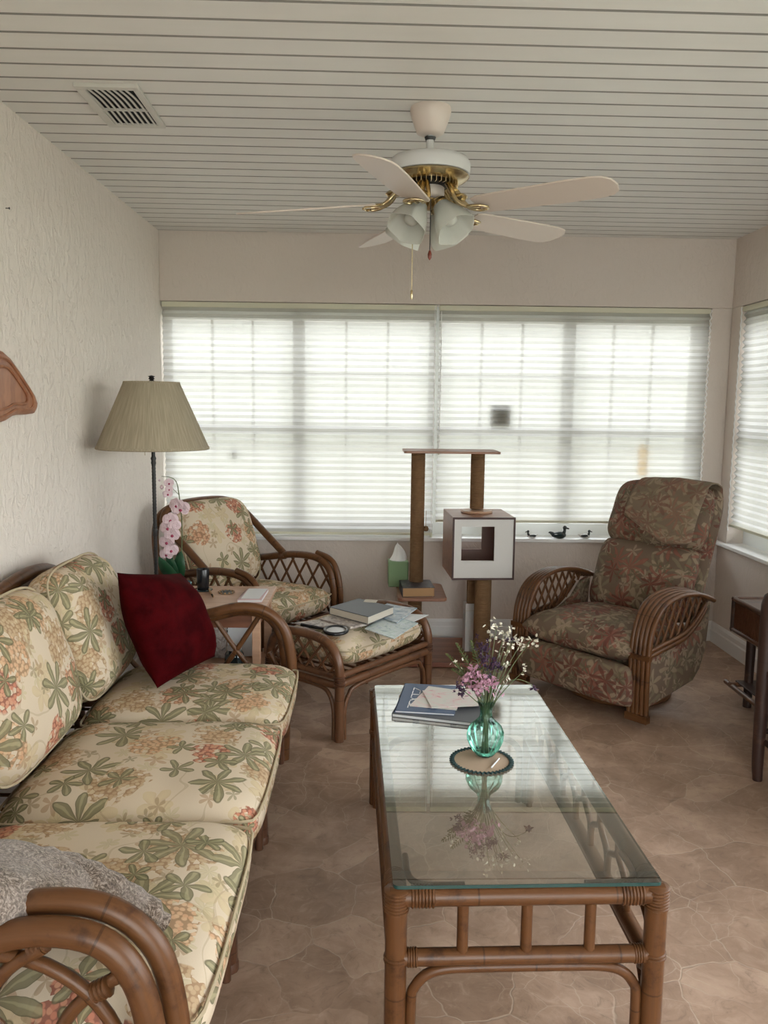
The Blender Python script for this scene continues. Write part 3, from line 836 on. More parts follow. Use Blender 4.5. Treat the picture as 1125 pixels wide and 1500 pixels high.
# ------------------------------------------------------------------ sofa
e = thing('rattan_sofa', 'long three-seat rattan sofa with cream floral cushions along the left wall', 'sofa', (-.78,2.23,0))
def sofa_arm(y, s):
    m = MB()
    path = [(-1.17,.47),(-1.0,.545),(-.85,.562),(-.65,.592),(-.52,.622),(-.42,.608),(-.362,.545),(-.337,.44),(-.333,.32),(-.34,.16),(-.345,0)]
    m.tube([(x,y,z) for x,z in path], .023, 12, step=5)
    path2 = [(-1.17,.50),(-1.0,.572),(-.85,.588),(-.65,.618),(-.52,.648),(-.41,.634),(-.338,.565),(-.310,.45),(-.306,.34),(-.312,.22)]
    m.tube([(x,y+s*.044,z-.004) for x,z in path2[:9]], .021, 12, step=5)
    m.tube([(-1.17,y,.235),(-.34,y,.235)], .018, 10, smooth=False)
    m.tube([(-1.17,y,.29),(-.34,y,.29)], .014, 10, smooth=False)
    if s < 0:
        for (a, b) in (((-.62,.585),(-.40,.29)),((-.44,.60),(-.66,.29)),((-.84,.545),(-.62,.29)),((-.66,.58),(-.88,.29)),((-1.04,.52),(-.84,.29)),((-.88,.545),(-1.08,.29)),((-.40,.45),(-.345,.36))):
            m.tube([(a[0],y,a[1]),((a[0]+b[0])/2,y,(a[1]+b[1])/2-.012),(b[0],y,b[1])], .0105, 8)
        wrap(m, (-.335,y,.262), (0,0,1), .024, .06, 6)
        return m
    # bent inner cane work
    r = .0115
    m.tube([(-.60,y,.59),(-.50,y,.565),(-.42,y,.50),(-.375,y,.40),(-.365,y,.29)], r, 8)
    m.tube([(-.36,y+.006,.555),(-.41,y+.006,.53),(-.47,y+.006,.475),(-.50,y+.006,.39),(-.495,y+.006,.29)], r, 8)
    m.tube([(-.50,y-.006,.60),(-.56,y-.006,.56),(-.61,y-.006,.48),(-.62,y-.006,.40),(-.60,y-.006,.29)], r, 8)
    m.tube([(-.72,y,.575),(-.65,y,.53),(-.58,y,.46),(-.53,y,.38),(-.51,y,.29)], r, 8)
    m.tube([(-.85,y+.005,.55),(-.78,y+.005,.50),(-.72,y+.005,.42),(-.70,y+.005,.29)], r, 8)
    m.tube([(-.68,y-.005,.58),(-.76,y-.005,.52),(-.84,y-.005,.42),(-.86,y-.005,.29)], r, 8)
    for x, z in ((-.51,.60),(-.415,.525),(-.62,.505)): wrap(m, (x,y,z), (1,0,.5), .014, .03, 4, 10)
    wrap(m, (-.335,y,.262), (0,0,1), .024, .06, 6)
    return m
sofa_arm(1.195, 1).build('armrest', M_rat, e, world=True)
sofa_arm(3.225, -1).build('armrest', M_rat, e, world=True)
m = MB()
for x, z, r in ((-.333,.262,.02),(-.333,.222,.018),(-1.17,.25,.02)): m.tube([(x,1.195,z),(x,3.225,z)], r, 10, smooth=False)
for y in (1.195,1.92,2.57,3.225): m.tube([(-1.17,y,.235),(-.333,y,.235)], .016, 8, smooth=False)
for k in range(22):
    y = 1.31+k*.0885; m.tube([(-1.16,y,.262),(-.345,y,.262)], .006, 6, smooth=False)
m.build('seat_frame', M_rat, e, world=True)
m = MB()
top = [(-1.205,1.20,.50),(-1.205,1.26,.68),(-1.205,1.50,.80),(-1.205,1.75,.835),(-1.205,2.0,.815),(-1.205,2.25,.80),(-1.205,2.5,.812),(-1.205,2.75,.832),(-1.205,2.95,.832),(-1.205,3.12,.79),(-1.205,3.21,.68),(-1.205,3.235,.50),(-1.2,3.235,.25)]
m.tube(top, .024, 12)
m.tube([(x+.02,y,z-.05) for x,y,z in top[1:-2]], .015, 10)
for k in range(12):
    y = 1.4+k*.153; m.tube([(-1.17,y,.25),(-1.185,y,.55),(-1.19,y+.02,.77)], .011, 8)
m.tube([(-1.18,1.20,.5),(-1.18,3.22,.5)], .014, 8, smooth=False)
m.build('back_frame', M_rat, e, world=True)
for y in (1.195, 1.955, 2.575, 3.225):
    m = MB()
    if y in (1.955, 2.575): m.tube([(-.352,y,.24),(-.352,y,0)], .023, 12, smooth=False)
    m.tube([(-.352,y-.043,0),(-.352,y-.043,.12),(-.35,y-.055,.19),(-.345,y-.10,.222)], .013, 8)
    m.tube([(-.352,y+.04,0),(-.352,y+.04,.12),(-.35,y+.055,.19),(-.345,y+.10,.222)], .013, 8)
    m.tube([(-.385,y,0),(-.385,y,.14),(-.41,y,.20),(-.47,y,.225)], .013, 8)
    m.lathe([(.026,0),(.026,.02),(.024,.024)], 12, T(-.352,y,0))
    m.build('leg', M_ratd, e, world=True)
for y in (1.195, 3.225):
    m = MB(); m.tube([(-1.17,y,0),(-1.17,y,.5)], .022, 12, smooth=False); m.build('leg', M_ratd, e, world=True)
ys3 = [(1.262,1.945),(1.953,2.585),(2.593,3.175)]
for i, (a, b) in enumerate(ys3):
    q = [(-.272,a,.362),(-.272,b,.362),(-.96,b,.352),(-.96,a,.352)]
    m = MB(); soft(m, q, .165, 26, 24, 7, .42, .05, 0, i+1, .006, ((.0,.31),(.47,1.13),(1.21,.63))[i], .16)
    c = m.build('seat_cushion', M_floral, e, world=True, merge=True, sharp=180)
    m = MB(); seam(m, [V(p)+V((0,0,.035)) for p in q], .05, 0, .004); m.build('piping', M_pipe, c, world=True)
    a2, b2 = a+.012, b-.012
    q = [(-.955,a2,.425),(-.955,b2,.425),(-1.085,b2,.875),(-1.085,a2,.875)]
    m = MB(); soft(m, q, .21, 24, 22, 5, .5, .13, 0, i+7, .008, ((2.0,.2),(.9,.75),(.28,2.37))[i], .12)
    c = m.build('back_cushion', M_floral, e, world=True, merge=True, sharp=180)
    m = MB(); seam(m, [V(p)+V((.03,0,.01)) for p in q], .13, 0, .004); m.build('piping', M_pipe, c, world=True)

# throw pillows
m = MB(); soft(m, [(-.735,2.775,.455),(-.60,3.125,.462),(-.735,3.155,.785),(-.845,2.72,.875)], .22, 24, 24, 2.4, .58, .0, .035, 3, .016)
o = m.build('throw_pillow', M_red, None, merge=True, sharp=180)
tag(o, 'dark burgundy velvet throw pillow leaning at the far end of the sofa', 'pillow')
m = MB()
soft(m, [(-1.02,1.115,.600),(-.55,1.165,.672),(-.46,1.46,.535),(-1.02,1.48,.555)], .175, 26, 20, 2.8, .5, .12, -.02, 9, .014, (0,0), .1, 1.0, 14)
o = m.build('fuzzy_pillow', M_fuzz, None, merge=True, sharp=180)
tag(o, 'mottled grey-brown fuzzy pillow slumped over the nearest sofa armrest', 'pillow')
m = MB()
pts = []; rr = []
for i in range(25):
    t = i/24
    pts.append((-.66+.285*t, 1.36+.09*t+.01*math.sin(t*5), .588-.088*t-.03*t*t+.02*math.sin(t*3)))
    rr.append((.078-.052*t)*(1+.05*math.sin(i*2.1))*(1 if i < 23 else .6) if i else .03)
m.tube(pts, rr, 20, step=2)
m.build('folded_corner', M_fuzz, o)

# ------------------------------------------------------------------ coffee table
ang = .0275
e = thing('coffee_table', 'long rattan coffee table with a reflective glass top in the centre', 'table', (.325,2.243,0), ang)
hx, hy = .279, .615
tops = MB()
for s in (-1,1):
    tops.tube([(-hx-.015,s*hy,.412),(hx+.015,s*hy,.412)], .021, 12, smooth=False)
    tops.tube([(s*hx,-hy,.412),(s*hx,hy,.412)], .021, 12, smooth=False)
tops.build('top_rail', M_rat, e)
for sx in (-1,1):
    for sy in (-1,1):
        m = MB(); m.tube([(sx*hx,sy*hy,0),(sx*hx,sy*hy,.40)], .0235, 14, smooth=False)
        wrap(m, (sx*hx,sy*hy,.405), (0,0,1), .0245, .05, 7, 14)
        wrap(m, (sx*(hx-.055),sy*hy,.412), (1,0,0), .0215, .05, 7, 12)
        wrap(m, (sx*hx,sy*(hy-.055),.412), (0,1,0), .0215, .05, 7, 12)
        wrap(m, (sx*(hx-.035),sy*hy,.273), (1,0,0), .0185, .022, 4, 12)
        wrap(m, (sx*hx,sy*hy,.273), (0,0,1), .0235, .016, 2, 14)
        m.build('leg', M_rat, e)
for s in (-1,1):
    m = MB()
    m.tube([(-hx,s*hy,.273),(hx,s*hy,.273)], .0185, 12, smooth=False)
    for x in (-.137,0,.137): m.tube([(x,s*hy,.412),(x,s*hy,.268)], .0125, 10, smooth=False)
    a = hx-.034
    m.tube([(-a,s*hy,0),(-a,s*hy,.17),(-a+.008,s*hy,.205),(-a+.032,s*hy,.232),(-a+.07,s*hy,.245),(-.1,s*hy,.248),(.1,s*hy,.248),(a-.07,s*hy,.245),(a-.032,s*hy,.232),(a-.008,s*hy,.205),(a,s*hy,.17),(a,s*hy,0)], .0115, 10)
    m.build('end_apron', M_rat, e)
    m = MB()
    m.tube([(s*hx,-hy,.243),(s*hx,hy,.243)], .0185, 12, smooth=False)
    n = 8; w = 2*(hy-.03)/n
    for k in range(n):
        y0 = -hy+.03+k*w; yc = y0+w/2
        m.tube([(s*hx,yc,.41),(s*hx,yc,.365),(s*hx,yc-.02,.345),(s*hx,y0+.008,.315),(s*hx,y0+.004,.243)], .0085, 8)
        m.tube([(s*hx,yc,.41),(s*hx,yc,.365),(s*hx,yc+.02,.345),(s*hx,y0+w-.008,.315),(s*hx,y0+w-.004,.243)], .0085, 8)
    a = hy-.034
    m.tube([(s*hx,-a,0),(s*hx,-a,.13),(s*hx,-a+.03,.195),(s*hx,-a+.09,.218),(s*hx,a-.09,.218),(s*hx,a-.03,.195),(s*hx,a,.13),(s*hx,a,0)], .0115, 10)
    m.build('side_apron', M_rat, e)
for sx in (-1,1):
    for sy in (-1,1):
        m = MB(); x1, y1 = sx*(hx-.028), sy*(hy-.028)
        m.tube([(x1,y1-sy*.12,.419),(x1,y1-sy*.06,.419),(x1-sx*.006,y1-sy*.025,.419),(x1-sx*.025,y1-sy*.006,.419),(x1-sx*.06,y1,.419),(x1-sx*.12,y1,.419)], .0075, 8)
        m.build('corner_bend', M_rat, e)
gx, gy = .287, .625
def rrect(hx, hy, r, n=5):
    p = []
    for cx, cy, a0 in ((hx-r,hy-r,0),(-hx+r,hy-r,90),(-hx+r,-hy+r,180),(hx-r,-hy+r,270)):
        for i in range(n+1):
            a = math.radians(a0+90*i/n); p.append((cx+r*math.cos(a), cy+r*math.sin(a)))
    return p
GZ = .434
m = MB(); pr = rrect(gx, gy, .012)
m.add([(x,y,GZ+.008) for x,y in pr], [tuple(range(len(pr)))])
g = m.build('glass_top', M_tglass, e, smooth=False)
m = MB(); n = len(pr)
m.add([(x,y,GZ) for x,y in pr]+[(x,y,GZ+.0079) for x,y in pr], [(i,(i+1)%n,n+(i+1)%n,n+i) for i in range(n)])
m.build('glass_edge', M_gedge, g, smooth=False)
TT = GZ+.0082
def tpt(x, y): return (Matrix.Rotation(-ang,3,'Z') @ V((x-.325,y-2.243,0)))
# doily, vase, flowers
vx, vy = .322, 2.225
e = thing('doily', 'round tan doily with a dark green crocheted rim on the glass table', 'doily', (vx,vy,TT))
m = MB(); m.lathe([(.001,0),(.082,0),(.083,.0015),(.001,.003)], 48); m.build('cloth_disc', M_doily, e)
m = MB()
pts = [((.084+.0045*math.sin(44*a))*math.cos(a), (.084+.0045*math.sin(44*a))*math.sin(a), .003) for a in [2*PI*i/176 for i in range(176)]]
m.tube(pts, .0032, 6, closed=True, step=1); m.build('crochet_rim', M_doilye, e)
e = thing('flower_vase', 'small ribbed teal glass vase standing on the round doily', 'vase', (vx+.014,vy+.035,TT+.0032))
m = MB()
def ribs(a, t): return 1+(.05*math.cos(16*a) if .04 < t < .8 else .0)
m.lathe([(.001,0),(.022,0),(.026,.004),(.040,.022),(.0505,.048),(.0515,.066),(.043,.088),(.028,.102),(.019,.112),(.017,.125),(.019,.142),(.026,.158)], 72, None, ribs)
m.build('glass_body', M_vase, e)
VB = V((vx+.014, vy+.035, TT+.0032))
fl = thing('flower_bouquet', 'loose bunch of pink, purple and white dried flowers in the teal vase', 'flowers', VB+V((0,0,.01)))
rnd = random.Random(5)
def stem(pts, r=.0016, mt=None): 
    m = MB(); m.tube([VB+V(p) for p in pts], r, 6); return m
m = MB()
heads = []
def st(dx, dy, h, kind):
    m.tube([VB+V((rnd.uniform(-.01,.01),rnd.uniform(-.01,.01),.008)), VB+V((dx*.12,dy*.12,.13)), VB+V((dx*.5,dy*.5,.13+(h-.13)*.55)), VB+V((dx,dy,h))], [.0020,.0019,.0015,.0010], 6)
    heads.append((VB+V((dx,dy,h)), kind))
for a in ((-.035,-.02,.205,'pink'),(-.012,-.03,.225,'pink'),(-.06,.0,.225,'pink'),(-.03,.0,.245,'pink'),(.012,-.015,.215,'pink'),
          (-.075,-.01,.20,'dark'),(.0,.02,.275,'dark'),(-.01,.04,.30,'dark'),(.022,.01,.255,'dark'),
          (.075,.02,.335,'white'),(.095,.03,.315,'white'),(.055,.05,.35,'white'),(.03,.05,.365,'white'),(.125,.02,.335,'white'),(.015,.06,.34,'white'),(.05,.03,.31,'white'),
          (.07,.04,.325,'star'),(.11,.0,.255,'tiny'),(.05,.0,.235,'tiny'),(.06,.03,.27,'tiny'),(-.085,.02,.26,'tiny')): st(*a)
m.tube([VB+V((.01,0,.13)), VB+V((.045,-.01,.21)), VB+V((.08,-.02,.232)), VB+V((.115,-.02,.222)), VB+V((.128,-.02,.212))], .0011, 6)
heads.append((VB+V((.13,-.02,.208)), 'bud'))
m.build('stems', M_stem, fl, world=True)
def petals(m, c, n, L, w, up, r0=0):
    qr = Matrix.Rotation(rnd.uniform(-1.2,1.2),3,'X') @ Matrix.Rotation(rnd.uniform(-1.2,1.2),3,'Y') if L < .012 else Matrix.Identity(3)
    for k in range(n):
        a = 2*PI*k/n+r0
        d = V((math.cos(a),math.sin(a),up)).normalized()
        s = qr @ (d.cross(V((0,0,1))).normalized()*w); d = qr @ d
        m.add([c, c+d*L*.55+s, c+d*L, c+d*L*.55-s], [(0,1,2,3)])
for c, k in heads:
    mp = md_ = mw = ms = MB()
    if k == 'pink':
        for i in range(26):
            q = c+V((rnd.gauss(0,.013),rnd.gauss(0,.013),rnd.gauss(0,.013))); petals(mp, q, 5, .0075, .003, rnd.uniform(-.5,1), rnd.random()*6)
    elif k == 'dark':
        for i in range(24):
            q = c+V((rnd.gauss(0,.011),rnd.gauss(0,.011),rnd.gauss(0,.016))); petals(md_, q, 4, .010, .0025, rnd.uniform(-.5,1.5), rnd.random()*6)
    elif k == 'white':
        for i in range(11):
            q = c+V((rnd.gauss(0,.013),rnd.gauss(0,.013),rnd.gauss(0,.013))); petals(mw, q, 5, .0065, .0028, rnd.uniform(-.3,1), rnd.random()*6)
    elif k == 'star':
        petals(ms, c, 9, .024, .0028, .1); petals(ms, c, 8, .018, .0025, .8)
    elif k == 'bud':
        petals(ms, c, 5, .017, .005, -.3); petals(ms, c, 4, .012, .004, .8)
    else:
        for i in range(7):
            q = c+V((rnd.gauss(0,.012),rnd.gauss(0,.01),rnd.gauss(0,.012))); petals(mw, q, 4, .0055, .0025, .3, rnd.random()*6)
    mp.build('flower_head', {'pink': M_pinkb, 'dark': M_purp, 'star': M_purp, 'bud': M_purp}.get(k, M_whitef), fl, world=True, smooth=False, solid=.0006)
m = MB()
for (p0, p1) in (((-.01,.02,.16),(-.115,.05,.285)),((-.005,.02,.16),(-.085,.06,.315)),((0,.02,.17),(-.04,.07,.32)),((.0,.02,.16),(-.10,.03,.245))):
    a, b = V(p0), V(p1)
    m.tube([VB+a, VB+(a+b)/2+V((0,0,.012)), VB+b], .0012, 5)
    for i in range(3, 16):
        t = i/16; c = VB+a*(1-t)+b*t+V((0,0,.024*t*(1-t)*2)); d = (b-a).normalized(); s = d.cross(V((0,.6,.8))).normalized()
        for sg in (-1,1):
            L = .030*(1-t)+.006; e2 = c+(s*sg*.8+d*.6)*L
            m.add([c, c+(e2-c)*.5+d*.003, e2, c+(e2-c)*.5-d*.003], [(0,1,2,3)])
m.build('fern_frond', M_fern, fl, world=True, smooth=False, solid=.0005)

# magazines on the coffee table
def slab(name, quad, z, h, mt, lab, cat, group=None, edge=None, parts=None, bev=.0012):
    """flat printed thing: quad of world (x,y) corners"""
    cx = sum(p[0] for p in quad)/4; cy = sum(p[1] for p in quad)/4
    e = thing(name, lab, cat, (cx,cy,z), 0, group)
    m = MB()
    if edge:
        q2 = [(cx+(p[0]-cx)*.985, cy+(p[1]-cy)*.985) for p in quad]
        c = min(.0025, h*.15)
        m.prism(q2, z+c, z+h-c); m.build('pages', edge, e, world=True, smooth=False)
        m = MB(); m.prism(quad, z+h-c, z+h); m.build('front_cover', mt, e, world=True, smooth=False)
        m = MB(); m.prism(quad, z, z+c); m.build('back_cover', mt, e, world=True, smooth=False)
        m = MB(); a, b = quad[3], quad[0]
        d = V((b[0]-a[0], b[1]-a[1])).normalized(); nn = V((-d.y, d.x))
        if (V((cx,cy))-V(a[:2])).dot(nn) < 0: nn = -nn
        m.prism([a, b, (b[0]+nn.x*.003, b[1]+nn.y*.003), (a[0]+nn.x*.003, a[1]+nn.y*.003)], z, z+h); m.build('spine', mt, e, world=True, smooth=False)
    else:
        m.prism(quad, z, z+h); m.build('sheets', mt, e, world=True, smooth=False)
    return e
z = TT
slab('magazine', [(.075,2.555),(.345,2.475),(.41,2.72),(.135,2.80)], z, .012, M_greyc, 'grey magazine at the bottom of the pile on the coffee table', 'magazine', 'magazines on the coffee table', M_white)
z2 = z+.0122
bm_ = slab('magazine', [(.084,2.562),(.275,2.535),(.325,2.80),(.128,2.828)], z2, .007, M_bluec, 'blue-covered magazine with pale lettering under the pink cards', 'magazine', 'magazines on the coffee table', M_white)
m = MB()
dv = (V((.128,2.828,0))-V((.084,2.562,0))); wv = (V((.275,2.535,0))-V((.084,2.562,0)))
for i in range(6):   # blurred pale title letters running up the cover
    t0 = .12+i*.125
    a = V((.084,2.562,z2+.007))+dv*t0+wv*.2; 
    b = a+dv*.095; c = b+wv*.13; d = a+wv*.13
    for (p, q) in (((a,b),(b,c),(c,d)),((a,b),(a,d),(b,c)),((a,c),(b,d)),((a,b),(b,c),(a+(b-a)*.5,d+(c-d)*.5)),((a,b),(c,d),(a+(b-a)*.5,d+(c-d)*.5)),((a,b),(b,d),(d,c)))[i][:2]:
        m.tube([p,q],.0016,4,smooth=False)
m.build('title_lettering', M_white, bm_, world=True)
z3 = z2+.0072
slab('greeting_card', [(.135,2.60),(.285,2.565),(.33,2.74),(.21,2.79)], z3, .003, M_map3, 'pink patterned card half hidden under the larger pale card', 'card', 'cards on the coffee table pile')
z4 = z3+.0032
slab('greeting_card', [(.205,2.575),(.385,2.60),(.375,2.76),(.185,2.735)], z4, .003, M_map3, 'large pale pink-and-white card on top of the coffee table pile', 'card', 'cards on the coffee table pile')
m = MB(); m.tube([(vx+.02,vy-.055,TT+.006),(vx+.05,vy+.0,TT+.008)], .0022, 6, smooth=False); tag(m.build('white_stick', M_white), 'thin white stick lying on the doily in front of the teal vase', 'stick')
# ------------------------------------------------------------------ side table and what is on it
ST = .56
e = thing('side_table', 'small pinkish wooden side table between the sofa and the floral armchair', 'side table', (-.69,3.70,0))
x0,x1,y0,y1 = -.925,-.452,3.465,3.945
m = MB(); m.box((x0,y0,ST-.02),(x1,y1,ST)); m.build('table_top', M_oak, e, world=True, smooth=False, bevel=.004)
m = MB()
for a,b in (((x0+.03,y0+.03,ST-.085),(x1-.03,y0+.045,ST-.02)),((x0+.03,y1-.045,ST-.085),(x1-.03,y1-.03,ST-.02)),((x0+.03,y0+.03,ST-.085),(x0+.045,y1-.03,ST-.02)),((x1-.045,y0+.03,ST-.085),(x1-.03,y1-.03,ST-.02))): m.box(a,b)
m.build('apron', M_oakd, e, world=True, smooth=False)
for x in (x0+.022,x1-.057):
    for y in (y0+.022,y1-.057):
        m = MB(); m.box((x,y,0),(x+.035,y+.035,ST-.02)); m.build('leg', M_oak, e, world=True, smooth=False, bevel=.003)
SH = .24
m = MB(); m.box((x0+.03,y0+.03,SH-.018),(x1-.03,y1-.03,SH)); m.build('lower_shelf', M_oak, e, world=True, smooth=False)
# under-shelf things
m = MB(); m.lathe([(.001,0),(.036,0),(.042,.008),(.045,.04),(.043,.068),(.034,.082),(.030,.088)], 28, T(-.615,3.66,SH)); 
o = m.build('glass_jar', M_jar); tag(o, 'round dark glass jar on the lower shelf of the side table', 'jar')
m = MB(); m.lathe([(.031,.088),(.033,.09),(.033,.102),(.028,.106),(.001,.107)], 24, T(-.615,3.66,SH)); m.build('lid', M_white, o)
for i,(lab,a,b,c,mt) in enumerate((('white folded newspaper standing on the lower shelf of the side table',-.745,.0,.155,M_map4),('plain white paper pad standing behind the dark jar',-.60,.03,.16,M_white))):
    m = MB(); m.box((-.075,-.009,0),(.065,.009,c), T(a,3.80+b,SH+.004,.05*i,-.22)); tag(m.build('paper_stack', mt, smooth=False), lab, 'papers')

def lath(name, prof, loc, mt, lab, cat, n=28):
    m = MB(); m.lathe(prof, n, T(*loc)); o = m.build(name, mt); 
    if lab: tag(o, lab, cat)
    return o
o = lath('tumbler', [(.001,0),(.0265,0),(.028,.003),(.030,.094),(.029,.096),(.027,.094),(.025,.006),(.001,.006)], (-.79,3.845,ST+.008), M_blackpl, 'glossy black tumbler on a small tray at the back of the side table', 'tumbler')
lath('coaster', [(.001,0),(.042,0),(.045,.004),(.043,.007),(.001,.0068)], (-.79,3.845,ST), M_jar, 'dark round coaster under the black tumbler', 'coaster')
m = MB(); m.tube([(-.768,3.86,ST+.005),(-.716,3.70,ST+.005)], .0045, 8, smooth=False); o = m.build('pen', M_gilt); tag(o, 'slim tan pen lying beside the black tumbler', 'pen')
m = MB(); m.tube([(-.7275,3.735,ST+.005),(-.716,3.70,ST+.005)], .0048, 8, smooth=False); m.build('pen_tip', M_blackpl, o)
e = thing('patterned_coaster', 'round openwork coaster on the side table right of the pen', 'coaster', (-.672,3.80,ST))
m = MB()
for r in (.012,.024,.036): m.tube([(r*math.cos(a),r*math.sin(a),.004) for a in [2*PI*i/24 for i in range(24)]], .003, 6, closed=True, step=1)
m.build('rings', M_ornam, e)
m = MB()
for k in range(12):
    a = 2*PI*k/12; m.lathe([(.001,0),(.006,.001),(.006,.006),(.001,.008)], 8, T(.034*math.cos(a),.034*math.sin(a),0))
m.build('beads', M_gilt, e)
slab('notepad', [(-.590,3.60),(-.482,3.61),(-.478,3.83),(-.580,3.83)], ST, .014, M_pinkpad, 'pink covered notepad at the right-hand end of the side table', 'notepad', None, M_white)
slab('note_sheet', [(-.575,3.625),(-.495,3.62),(-.482,3.82),(-.570,3.825)], ST+.0142, .0015, M_white, 'pale sheet of paper on top of the pink notepad', 'paper')

# orchid
ox, oy = -.862, 3.655
e = thing('potted_orchid', 'tall artificial orchid with pale pink blooms in a blue pot on the side table', 'potted plant', (ox,oy,ST))
m = MB(); m.lathe([(.001,0),(.040,0),(.046,.01),(.056,.065),(.060,.078),(.056,.080),(.050,.070),(.001,.068)], 30, T(ox,oy,ST)); m.build('pot', M_terr, e, world=True)
m = MB(); m.lathe([(.001,.0),(.05,.0),(.001,.012)], 20, T(ox,oy,ST+.066)); m.build('moss', M_fern, e, world=True)
def P3(u, v, y):   # sketch coordinates of the plant drawn in its own upright plane
    return V((ox+(u-262)*.00300, y, ST+.08+(848-v)*.00300))
m = MB()
m.tube([P3(264,846,oy),P3(268,800,oy),P3(269,755,oy),P3(266,715,oy-.005),P3(263,697,oy-.01),P3(256,690,oy-.02),P3(243,688,oy-.03)], [.003,.003,.0026,.0024,.002,.0017,.0012], 8)
m.tube([P3(266,716,oy-.005),P3(260,708,oy-.02),P3(255,702,oy-.03)], .0012, 6)
m.tube([P3(260,846,oy),P3(257,815,oy-.02),P3(252,780,oy-.035),P3(254,758,oy-.04)], [.003,.0026,.002,.0016], 8)
m.build('flower_stem', M_stem, e, world=True)
def leaf(m, p0, p1, w, sag=0):
    a, b = V(p0), V(p1); d = b-a; s = d.cross(V((.25,1,.1))).normalized()
    vs = []; n = 10
    for i in range(n+1):
        t = i/n; c = a+d*t+V((0,-.03*math.sin(PI*t),sag*math.sin(PI*t))); ww = w*math.sin(PI*min(1,.08+t*.92))**.8
        vs += [c-s*ww, c+V((0,.008*math.sin(PI*t),0)), c+s*ww]
    fs = []
    for i in range(n):
        fs += [(3*i,3*i+1,3*i+4,3*i+3),(3*i+1,3*i+2,3*i+5,3*i+4)]
    m.add(vs, fs)
for p0, p1, w in ((P3(262,846,oy),P3(238,806,oy-.05),.030),(P3(264,846,oy),P3(270,798,oy-.03),.030),(P3(262,846,oy),P3(250,800,oy-.02),.026)):
    m = MB(); leaf(m, p0, p1, w); m.build('leaf', M_green, e, world=True, solid=.0015)
def bloom(c, s, fx, fz=0):
    c = V(c); m = MB()
    M = Matrix.Translation(c) @ Matrix.Rotation(fx,4,'Z') @ Matrix.Rotation(fz,4,'X')
    for a, L, w in ((90,1,.42),(210,.95,.36),(330,.95,.36),(20,1.05,.62),(160,1.05,.62)):
        r = math.radians(a); d = V((math.cos(r),0,math.sin(r))); t = V((-math.sin(r),0,math.cos(r)))
        vs = [V((0,0,0))]; n = 10
        for k in range(n+1):
            q = PI*k/n; u = (1-math.cos(q))/2
            vs.append(d*s*L*(.05+.95*u)+t*s*w*math.sin(q)+V((0,-.18*s*math.sin(q)+.1*s*u*u,0)))
        for k in range(1, n):
            q = PI-PI*k/n; u = (1-math.cos(q))/2
            vs.append(d*s*L*(.05+.95*u)-t*s*w*math.sin(q)+V((0,-.18*s*math.sin(q)+.1*s*u*u,0)))
        m.add(vs, [tuple(range(1,len(vs)))], None, M)
    b = m.build('flower', M_pinkp, e, world=True, smooth=False, solid=.001)
    m = MB(); m.lathe([(.001,-.4*s),(.16*s,-.3*s),(.2*s,-.1*s),(.1*s,0),(.001,.02*s)], 10, M @ Matrix.Rotation(PI/2,4,'X') @ T(0,-.12*s,.25*s)); m.build('throat', M_magenta, b, world=True)
for u, v, s, fx in ((271,735,.040,.1),(265,730,.034,-.3),(256,752,.034,.2),(252,764,.036,-.2),(258,774,.034,.2),(250,785,.034,-.1),(256,797,.032,.3),(249,803,.030,0),(262,760,.028,.4)):
    bloom(P3(u,v,oy-.045), s, fx)
for u, v, s in ((254,698,.022),(252,714,.022),(254,707,.018)): bloom(P3(u,v,oy-.035), s, .5)
for u, v, s in ((243,704,.010),(240,694,.006)):
    m = MB(); m.lathe([(.001,-s),(s*.8,-s*.4),(s*.9,.1*s),(s*.5,.8*s),(.001,s)], 12, T(*P3(u,v,oy-.03))); m.build('bud', M_pinkp, e, world=True)

# ------------------------------------------------------------------ floor lamp
e = thing('floor_lamp', 'black floor lamp with a pleated beige shade beside the left wall', 'floor lamp', (-.985,3.75,0))
m = MB(); m.lathe([(.001,0),(.118,0),(.12,.008),(.10,.018),(.03,.03),(.014,.05),(.001,.05)], 36); m.build('base', M_black, e)
m = MB(); m.lathe([(.0085,.045),(.0085,1.26)], 14)
for z in (.45,.85,1.18): m.lathe([(.0085,z-.02),(.012,z-.012),(.010,z),(.013,z+.01),(.0085,z+.02)], 14)
for i in range(46):
    z = .5+i*.015; m.lathe([(.0085,z-.004),(.0102,z),(.0085,z+.004)], 10)
m.build('pole', M_black, e)
m = MB(); m.lathe([(.001,1.26),(.018,1.262),(.02,1.30),(.012,1.31),(.001,1.31)], 16); m.build('socket', M_brass, e)
m = MB(); m.tube([(0,-.03,1.25),(-.045,-.02,1.35),(-.03,0,1.50),(0,0,1.54),(.03,0,1.50),(.045,.02,1.35),(0,.03,1.25)], .002, 6); m.build('harp', M_black, e)
m = MB(); m.lathe([(.247,1.238),(.122,1.528)], 96, None, lambda a,t: 1+.006*math.cos(48*a)); 
s = m.build('lamp_shade', M_shade, e, solid=.0015)
m = MB(); m.lathe([(.246,1.232),(.2505,1.235),(.2475,1.246),(.244,1.244)], 64); m.lathe([(.121,1.522),(.1255,1.524),(.1235,1.533),(.119,1.531)], 48); m.build('shade_trim', M_shade, s)
m = MB()
for k in range(3):
    a = 2*PI*k/3; m.tube([(0,0,1.528),(.12*math.cos(a),.12*math.sin(a),1.526)], .0016, 6, smooth=False)
m.build('spider', M_black, s)
m = MB(); m.lathe([(.001,1.525),(.006,1.528),(.005,1.538),(.014,1.546),(.010,1.553),(.016,1.557),(.001,1.562)], 16); m.build('finial', M_black, e)
m = MB(); m.tube([(-.03,-.03,1.28),(-.03,-.03,1.205)], .0012, 5, smooth=False); m.build('pull_chain', M_brass, e)

